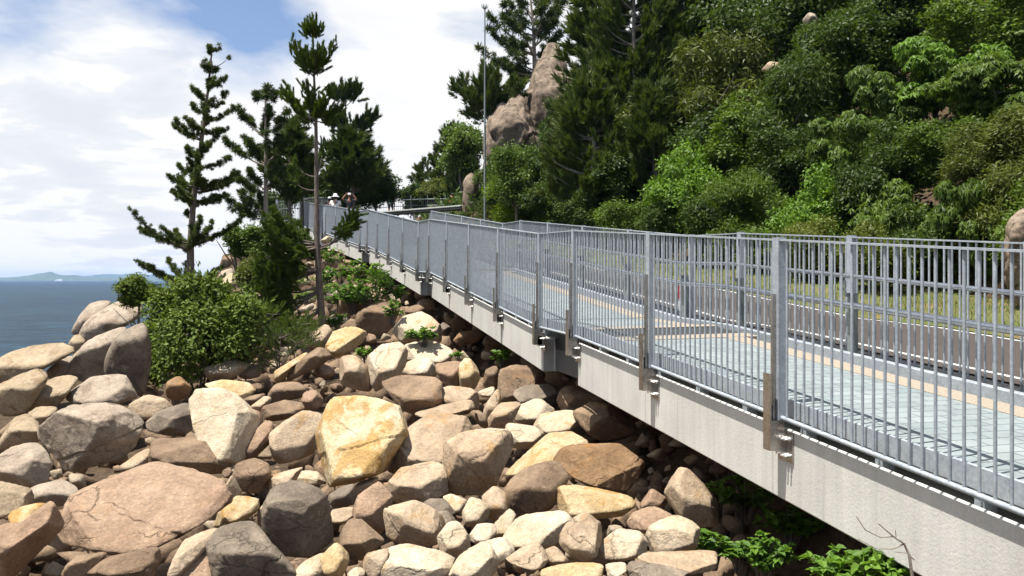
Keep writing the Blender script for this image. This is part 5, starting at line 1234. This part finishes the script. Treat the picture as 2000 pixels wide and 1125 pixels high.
def person(foot, rz, H, label, skin, shirt, pants, hat=None, hair='hairdark', arms=((.05, -.02, 0), (.05, -.02, 0)), raise_r=False, raise_l=False, bag=False, step=.1, lean=0.0):
    k = H / 1.72; r = empty('person', foot, rz); tag(r, label, 'person', None)
    v = []; e = []; rad = []
    def add(p, rr, prev=None):
        v.append((p[0] * k, (p[1] - lean * max(0, p[2] - .9)) * k, p[2] * k)); rad.append(tuple(x * k for x in rr) if isinstance(rr, tuple) else rr * k)
        if prev is not None: e.append((prev, len(v) - 1))
        return len(v) - 1
    pel = add((0, 0, .94), (.135, .105)); wa = add((0, 0, 1.10), (.125, .095), pel); ch = add((0, 0, 1.30), (.155, .105), wa); nb = add((0, .005, 1.435), .062, ch); nk = add((0, .0, 1.50), .052, nb)
    hd = add((0, -.018, 1.575), (.070, .082), nk); ht = add((0, -.012, 1.665), (.068, .085), hd); add((0, -.108, 1.585), .014, hd)     # face looks to -y; nose
    for s in (-1, 1): add((s * .078, -.005, 1.60), .014, hd)       # ears
    for s in (-1, 1):
        st = s * step; h = add((s * .095, 0, .88), .088, pel); kn = add((s * .105, -.02 + st * .5, .49), .058, h); an = add((s * .11, .02 + st, .085), .037, kn); add((s * .12, -.14 + st, .035), .033, an)
        up = raise_r if s > 0 else raise_l
        sh = add((s * .185, .0, 1.385), .058, ch)
        if up: el = add((s * .36, -.05, 1.42), .042, sh); wr = add((s * .16, -.03, 1.66), .03, el); hdir = (-.5 * s, 0, .5)
        else: el = add((s * .245, .02, 1.13), .042, sh); wr = add((s * .255, -.07, .89), .03, el); hdir = (0, -.2, -1)
        pw = v[wr]; pw = [c / k for c in pw]; pw[1] += lean * max(0, pw[2] - .9)
        palm = add((pw[0] + hdir[0] * .07, pw[1] + hdir[1] * .07, pw[2] + hdir[2] * .07), (.036, .02), wr)
        for j in range(4):
            o_ = (j - 1.5) * .017; p0 = (pw[0] + hdir[0] * .11 , pw[1] + hdir[1] * .11 + o_, pw[2] + hdir[2] * .11); p1 = (p0[0] + hdir[0] * .05 - s * .012, p0[1], p0[2] + hdir[2] * .05 * (1 - .15 * abs(j - 1.2)))
            a = add(p0, .0095, palm); add(p1, .008, a)
        a = add((pw[0] - s * .012, pw[1] - .035, pw[2] + hdir[2] * .05), .011, wr); add((pw[0] - s * .015, pw[1] - .05, pw[2] + hdir[2] * .09), .009, a)
    skin_obj('body', v, e, rad, M[skin], r, 0, 1)
    g = 1.16
    tv = [v[pel], v[wa], v[ch], v[nb]]; te = [(0, 1), (1, 2), (2, 3)]; tr = [(.145 * k, .118 * k), (.140 * k, .112 * k), (.170 * k, .122 * k), (.075 * k, .070 * k)]
    idx = [i for i, q in enumerate(rad) if False]
    ia = {}
    # sleeves follow the upper arms
    sh_ids = [i for i in range(len(v)) if abs(abs(v[i][0] / k) - .185) < 1e-4 and abs(v[i][2] / k - 1.385) < 1e-4]
    for s_ in sh_ids:
        nxt = [b for a, b in e if a == s_][0]; tv += [v[s_], tuple(v[s_][c] + (v[nxt][c] - v[s_][c]) * .62 for c in range(3))]; n = len(tv); te += [(2, n - 2), (n - 2, n - 1)]; tr += [.074 * k, .062 * k]
    skin_obj('shirt', tv, te, tr, M[shirt], r, 1, 1)
    pv = [v[pel]]; pe = []; pr = [(.142 * k, .115 * k)]
    for h_ in [i for i in range(len(v)) if abs(abs(v[i][0] / k) - .095) < 1e-4]:
        kn_ = [b for a, b in e if a == h_][0]; pv += [v[h_], tuple(v[h_][c] + (v[kn_][c] - v[h_][c]) * .85 for c in range(3))]; n = len(pv); pe += [(0, n - 2), (n - 2, n - 1)]; pr += [.102 * k, .078 * k]
    skin_obj('shorts', pv, pe, pr, M[pants], r, 0, 1)
    hx = v[hd]; m = MB()
    m.lathe([(.079 * k, .02 * k), (.086 * k, .06 * k), (.080 * k, .105 * k), (.052 * k, .14 * k), (.001, .152 * k)], (hx[0], hx[1] + .014 * k, hx[2] + .0), 12)
    m.lathe([(.06 * k, -.06 * k), (.075 * k, .0), (.079 * k, .02 * k)], (hx[0], hx[1] + .03 * k, hx[2]), 12); m.build('hair', M[hair], r)
    if hat == 'brim':
        m = MB(); c = (hx[0], hx[1] + .008 * k, hx[2] + .065 * k); m.lathe([(.19 * k, -.02 * k), (.14 * k, .0), (.10 * k, .008 * k), (.098 * k, .06 * k), (.085 * k, .105 * k), (.04 * k, .125 * k), (.001, .128 * k)], c, 16); m.lathe([(.19 * k, -.02 * k), (.188 * k, -.026 * k), (.10 * k, .0)], c, 16); m.build('hat', M['whitecloth'], r)
    elif hat == 'cap':
        m = MB(); c = (hx[0], hx[1] + .008 * k, hx[2] + .06 * k); m.lathe([(.094 * k, .0), (.096 * k, .05 * k), (.07 * k, .095 * k), (.001, .108 * k)], c, 14); m.box(c[0] - .06 * k, c[0] + .06 * k, c[1] - .18 * k, c[1] - .07 * k, c[2] - .004, c[2] + .008); m.build('hat', M['whitecloth'], r)
    m = MB()
    for s in (-1, 1): m.lathe([(.001, -.008 * k), (.009 * k, 0), (.001, .008 * k)], (hx[0] + s * .028 * k, hx[1] - .078 * k, hx[2] + .025 * k), 8)
    m.build('eyes', M['hairdark'], r)
    if bag:
        m = MB(); m.tube([(-.13 * k, .05 * k, 1.42 * k), (.0, .135 * k, 1.25 * k), (.17 * k, .12 * k, 1.0 * k)], .016, 6); m.build('bag_strap', M['darkcloth'], r)
    return r
def on_deck(u, v_top, Y, H): p = P(u, v_top, Y); return Vector((p.x, p.y, p.z - H))
person(on_deck(655, 378, 39.5, 1.78), PI * .98, 1.74, 'walker from behind in white shirt and wide white hat with dark bag strap', 'skin', 'whitecloth', 'khaki', 'brim', bag=True)
person(on_deck(643.5, 384, 42, 1.64), PI * 1.05, 1.62, 'walker with reddish arm and pale cap, half hidden behind the white-shirted walker', 'tanskin', 'maroon', 'darkcloth', 'cap')
person(on_deck(682, 376, 42.5, 1.74), PI * .1, 1.70, 'walker in dark clothes with both arms raised to a white cap', 'tanskin', 'darkcloth', 'darkcloth', 'cap', raise_r=True, raise_l=True)
person(on_deck(763, 373, 55.5, 1.72), PI * .9, 1.72, 'person in a teal top and black shorts standing beside the far fence', 'skin', 'tealcloth', 'darkcloth')
person(on_deck(879, 377, 57, 1.62), PI * .6, 1.62, 'person in a red top leaning on the far fence', 'skin', 'redcloth', 'darkcloth', raise_l=False, lean=.25)
# ------------------------------------------------------------------ sea, hills, sky, camera
def sea_mat():
    t = NT('sea_water'); co = t.coord('Object', False)
    a = t.noise(t.coord('Object', False, (.02, .012, .02)), 1.0, 5, .6)
    col = t.ramp(a, [(.3, (.008, .027, .050)), (.7, (.013, .041, .060))])
    w1 = t.noise(t.coord('Object', False, (.22, .5, .5)), 1.0, 6, .66, .6); w2 = t.noise(t.coord('Object', False, (.05, .12, .1)), 1.0, 4, .6)
    nrm = t.bump(t.math('ADD', w1, t.math('MULTIPLY', w2, 2.0)), 1.0, 1.6)
    rp = t.noise(t.coord('Object', False, (.07, .26, 1)), 1.0, 9, .75, .5); col = t.mix(.8, col, t.ramp(rp, [(.36, .35), (.52, 1.0), (.66, 2.1)]), 'MULTIPLY')  # light and dark of the ripples painted into the water colour
    return t.pbr(col, .4, 0, nrm, .06)
M['sea'] = sea_mat()
V = [(-6500, -300, -8), (3500, -300, -8), (3500, 7600, -8), (-6500, 7600, -8)]
tag(obj('sea', np_mesh('sea', V, [(0, 1, 2, 3)], M['sea'])), kind='structure')
M['hill'] = simple('distant_bush', (.05, .075, .04), .95, 0, .3, .02)
def hills(name, Y, prof, seed, depth):
    us = np.arange(-260, 1300, 4.0); pv = np.interp(us, [p[0] for p in prof], [p[1] for p in prof])
    nr = 14; V = []
    for j in range(nr):
        f = j / (nr - 1); k = math.sin(PI * min(1, f)) ** .8
        yy = Y + depth * (f - .5)
        h = (HV - pv) / F * Y + 8
        n = fbm(np.stack([us * .03, us * 0 + f * 3, us * 0], 1), 4, seed)
        z = -8.5 + np.maximum(0, h) * k * (1 + .22 * n * (1 if abs(f - .5) > .05 else .3))
        V.append(np.stack([(us - HU) / F * yy, us * 0 + yy, z], 1))
    V = np.concatenate(V); n = len(us); i = np.arange(nr * n).reshape(nr, n)
    Fc = np.stack([i[:-1, :-1].ravel(), i[:-1, 1:].ravel(), i[1:, 1:].ravel(), i[1:, :-1].ravel()], 1)
    tag(obj(name, np_mesh(name, V, Fc, M['hill'], True)), kind='structure')
hills('hills', 4800, [(-260, 545), (-60, 543), (0, 543), (40, 540.5), (70, 535.5), (88, 535), (99, 533), (110, 536.5), (130, 537.5), (146, 536.5), (165, 540.5), (190, 542.5), (215, 543), (235, 544), (270, 541.5), (300, 543), (420, 544), (600, 545), (1300, 546)], 4, 900)
hills('hills', 6600, [(-260, 547), (120, 547), (150, 540), (200, 536.5), (230, 536.5), (250, 535), (280, 535.5), (330, 538), (420, 540), (600, 543), (1300, 546)], 9, 700)
def ship():
    r = empty('ship', P(116, 546, 3600)); r.location.z = -8; tag(r, 'tiny white ship far off on the sea before the hills', 'ship')
    m = MB(); V = [(-20, -4, 0), (18, -4, 0), (23, 0, 0), (18, 4, 0), (-20, 4, 0)]; V = V + [(x * 1.05, y * 1.1, 4.2) for x, y, z in V]
    m.add(V, [(4, 3, 2, 1, 0), (5, 6, 7, 8, 9)] + [(i, (i + 1) % 5, (i + 1) % 5 + 5, i + 5) for i in range(5)]); m.build('hull', M['white'], r)
    m = MB(); m.box(-16, 12, -3.5, 3.5, 4.2, 7.2); m.box(-4, 8, -3, 3, 7.2, 9.6); m.build('superstructure', M['white'], r)
    m = MB(); m.tube([(-9, 0, 7.2), (-9, 0, 12)], .9, 8); m.build('funnel', M['white'], r)
ship()
# air between here and the hills
def haze():
    m = MB(); m.box(-6600, 3600, -320, 7700, -11, 62); o = m.build('haze', None)
    t = NT('haze_air'); p = t.n('ShaderNodeVolumePrincipled')
    t.setin(p, Color=(.30, .52, 1.0, 1), Density=HAZE, Anisotropy=.0); t.l(p.outputs[0], t.out.inputs['Volume'])
    o.data.materials.append(t.m); tag(o, kind='stuff')
HAZE = .85e-4; EXPO = 1.08
haze()
SUN_EL, SUN_AZ = math.radians(72), (-.88, -.47)      # horizontal direction towards the sun
def world():
    w = bpy.data.worlds.new('World'); sc.world = w; w.use_nodes = True; nt = w.node_tree; nt.nodes.clear()
    T = NT.__new__(NT); T.t = nt
    out = T.n('ShaderNodeOutputWorld'); sky = T.n('ShaderNodeTexSky', sky_type='NISHITA'); sky.sun_disc = False
    sky.sun_elevation = SUN_EL; sky.sun_rotation = math.atan2(SUN_AZ[0], SUN_AZ[1]); sky.air_density = 1.0; sky.dust_density = 1.0; sky.ozone_density = 2.0
    tc = T.n('ShaderNodeTexCoord'); g = tc.outputs['Generated']
    sp = T.n('ShaderNodeSeparateXYZ'); T.l(g, sp.inputs[0])
    zz = T.math('ADD', T.math('MAXIMUM', sp.outputs['Z'], 0.0), .16)
    cx = T.n('ShaderNodeCombineXYZ'); T.l(T.math('DIVIDE', sp.outputs['X'], zz), cx.inputs[0]); T.l(T.math('DIVIDE', sp.outputs['Y'], zz), cx.inputs[1])
    cl = cx.outputs[0]
    n1 = T.noise(cl, 1.05, 9, .56, .35)
    def blob(d, r):          # 1 inside a soft disc of sky round direction d
        d = Vector(d).normalized(); v = T.n('ShaderNodeVectorMath', operation='DISTANCE'); T.l(g, v.inputs[0]); v.inputs[1].default_value = d
        return T.ramp(T.math('DIVIDE', v.outputs['Value'], r), [(0, 1.0), (1, 0.0)], 'EASE')
    def dr(u, v): return ((u - HU) / F, 1, (HV - v) / F)
    gap = T.math('ADD', T.math('ADD', blob(dr(470, 20), .17), T.math('MULTIPLY', blob(dr(30, 20), .2), .62)), T.math('MULTIPLY', blob(dr(1000, 60), .2), .35))
    gap = T.math('ADD', gap, T.math('MULTIPLY', blob((.1, .1, 1), 1.1), 1.3)); gap = T.math('ADD', gap, T.math('MULTIPLY', blob((.0, -1, .3), 1.35), 1.0))
    cover = T.math('SUBTRACT', T.math('ADD', n1, .22), T.math('MULTIPLY', gap, .42))
    mask = T.ramp(cover, [(.36, 0.10), (.46, .5), (.58, 1.0)])
    n2 = T.noise(cl, 1.9, 8, .6, .5)
    n3 = T.noise(cl, 3.2, 8, .58, .3)
    body = T.math('MULTIPLY', T.math('MAXIMUM', T.math('MAXIMUM', blob(dr(150, 270), .17), T.math('MULTIPLY', blob(dr(290, 190), .10), 1.0)), T.math('MULTIPLY', blob(dr(260, 450), .12), .8)), .72)
    body = T.math('ADD', body, T.math('MULTIPLY', T.math('SUBTRACT', n3, .5), 2.6))
    g1 = T.ramp(body, [(.34, 0.0), (.48, .6), (.60, .75), (.90, 1.0)])
    g2 = T.ramp(n2, [(.56, 0.0), (.66, .45)])
    shade = T.mix(T.math('MAXIMUM', g1, g2), (1.0, 1.0, 1.0), (.81, .84, .90))
    b1 = T.n('ShaderNodeBackground'); T.l(T.mix(1.0, sky.outputs[0], (.86, 1.0, 1.18), 'MULTIPLY'), b1.inputs[0]); b1.inputs[1].default_value = SKY
    b2 = T.n('ShaderNodeBackground'); T.l(shade, b2.inputs[0]); b2.inputs[1].default_value = CLOUD
    mx = T.n('ShaderNodeMixShader'); T.l(mask, mx.inputs[0]); T.l(b1.outputs[0], mx.inputs[1]); T.l(b2.outputs[0], mx.inputs[2])
    T.l(mx.outputs[0], out.inputs['Surface'])
SKY, CLOUD = .06, .485
world()
def sun():
    l = bpy.data.lights.new('sun', 'SUN'); l.energy = 5.0; l.angle = math.radians(.5); l.color = (1.0, .95, .87)
    o = obj('sun', l); ce = math.cos(SUN_EL); n = math.hypot(*SUN_AZ)
    d = Vector((SUN_AZ[0] / n * ce, SUN_AZ[1] / n * ce, math.sin(SUN_EL))); o.rotation_euler = d.to_track_quat('Z', 'Y').to_euler(); o.location = (-20, -20, 40)
sun()
cam = bpy.data.cameras.new('camera'); co = obj('camera', cam); cam.sensor_width = 36; cam.lens = 36 * F / 2000; cam.clip_end = 30000; cam.clip_start = .1
cam.shift_y = -(562.5 - HV) / 2000; co.location = (0, 0, 0); co.rotation_euler = (PI / 2, 0, 0); sc.camera = co
sc.view_settings.view_transform = 'Standard'; sc.view_settings.look = 'None'; sc.view_settings.exposure = EXPO; sc.view_settings.gamma = 1
sc.cycles.max_bounces = 6; sc.cycles.transparent_max_bounces = 6; sc.cycles.use_denoising = True
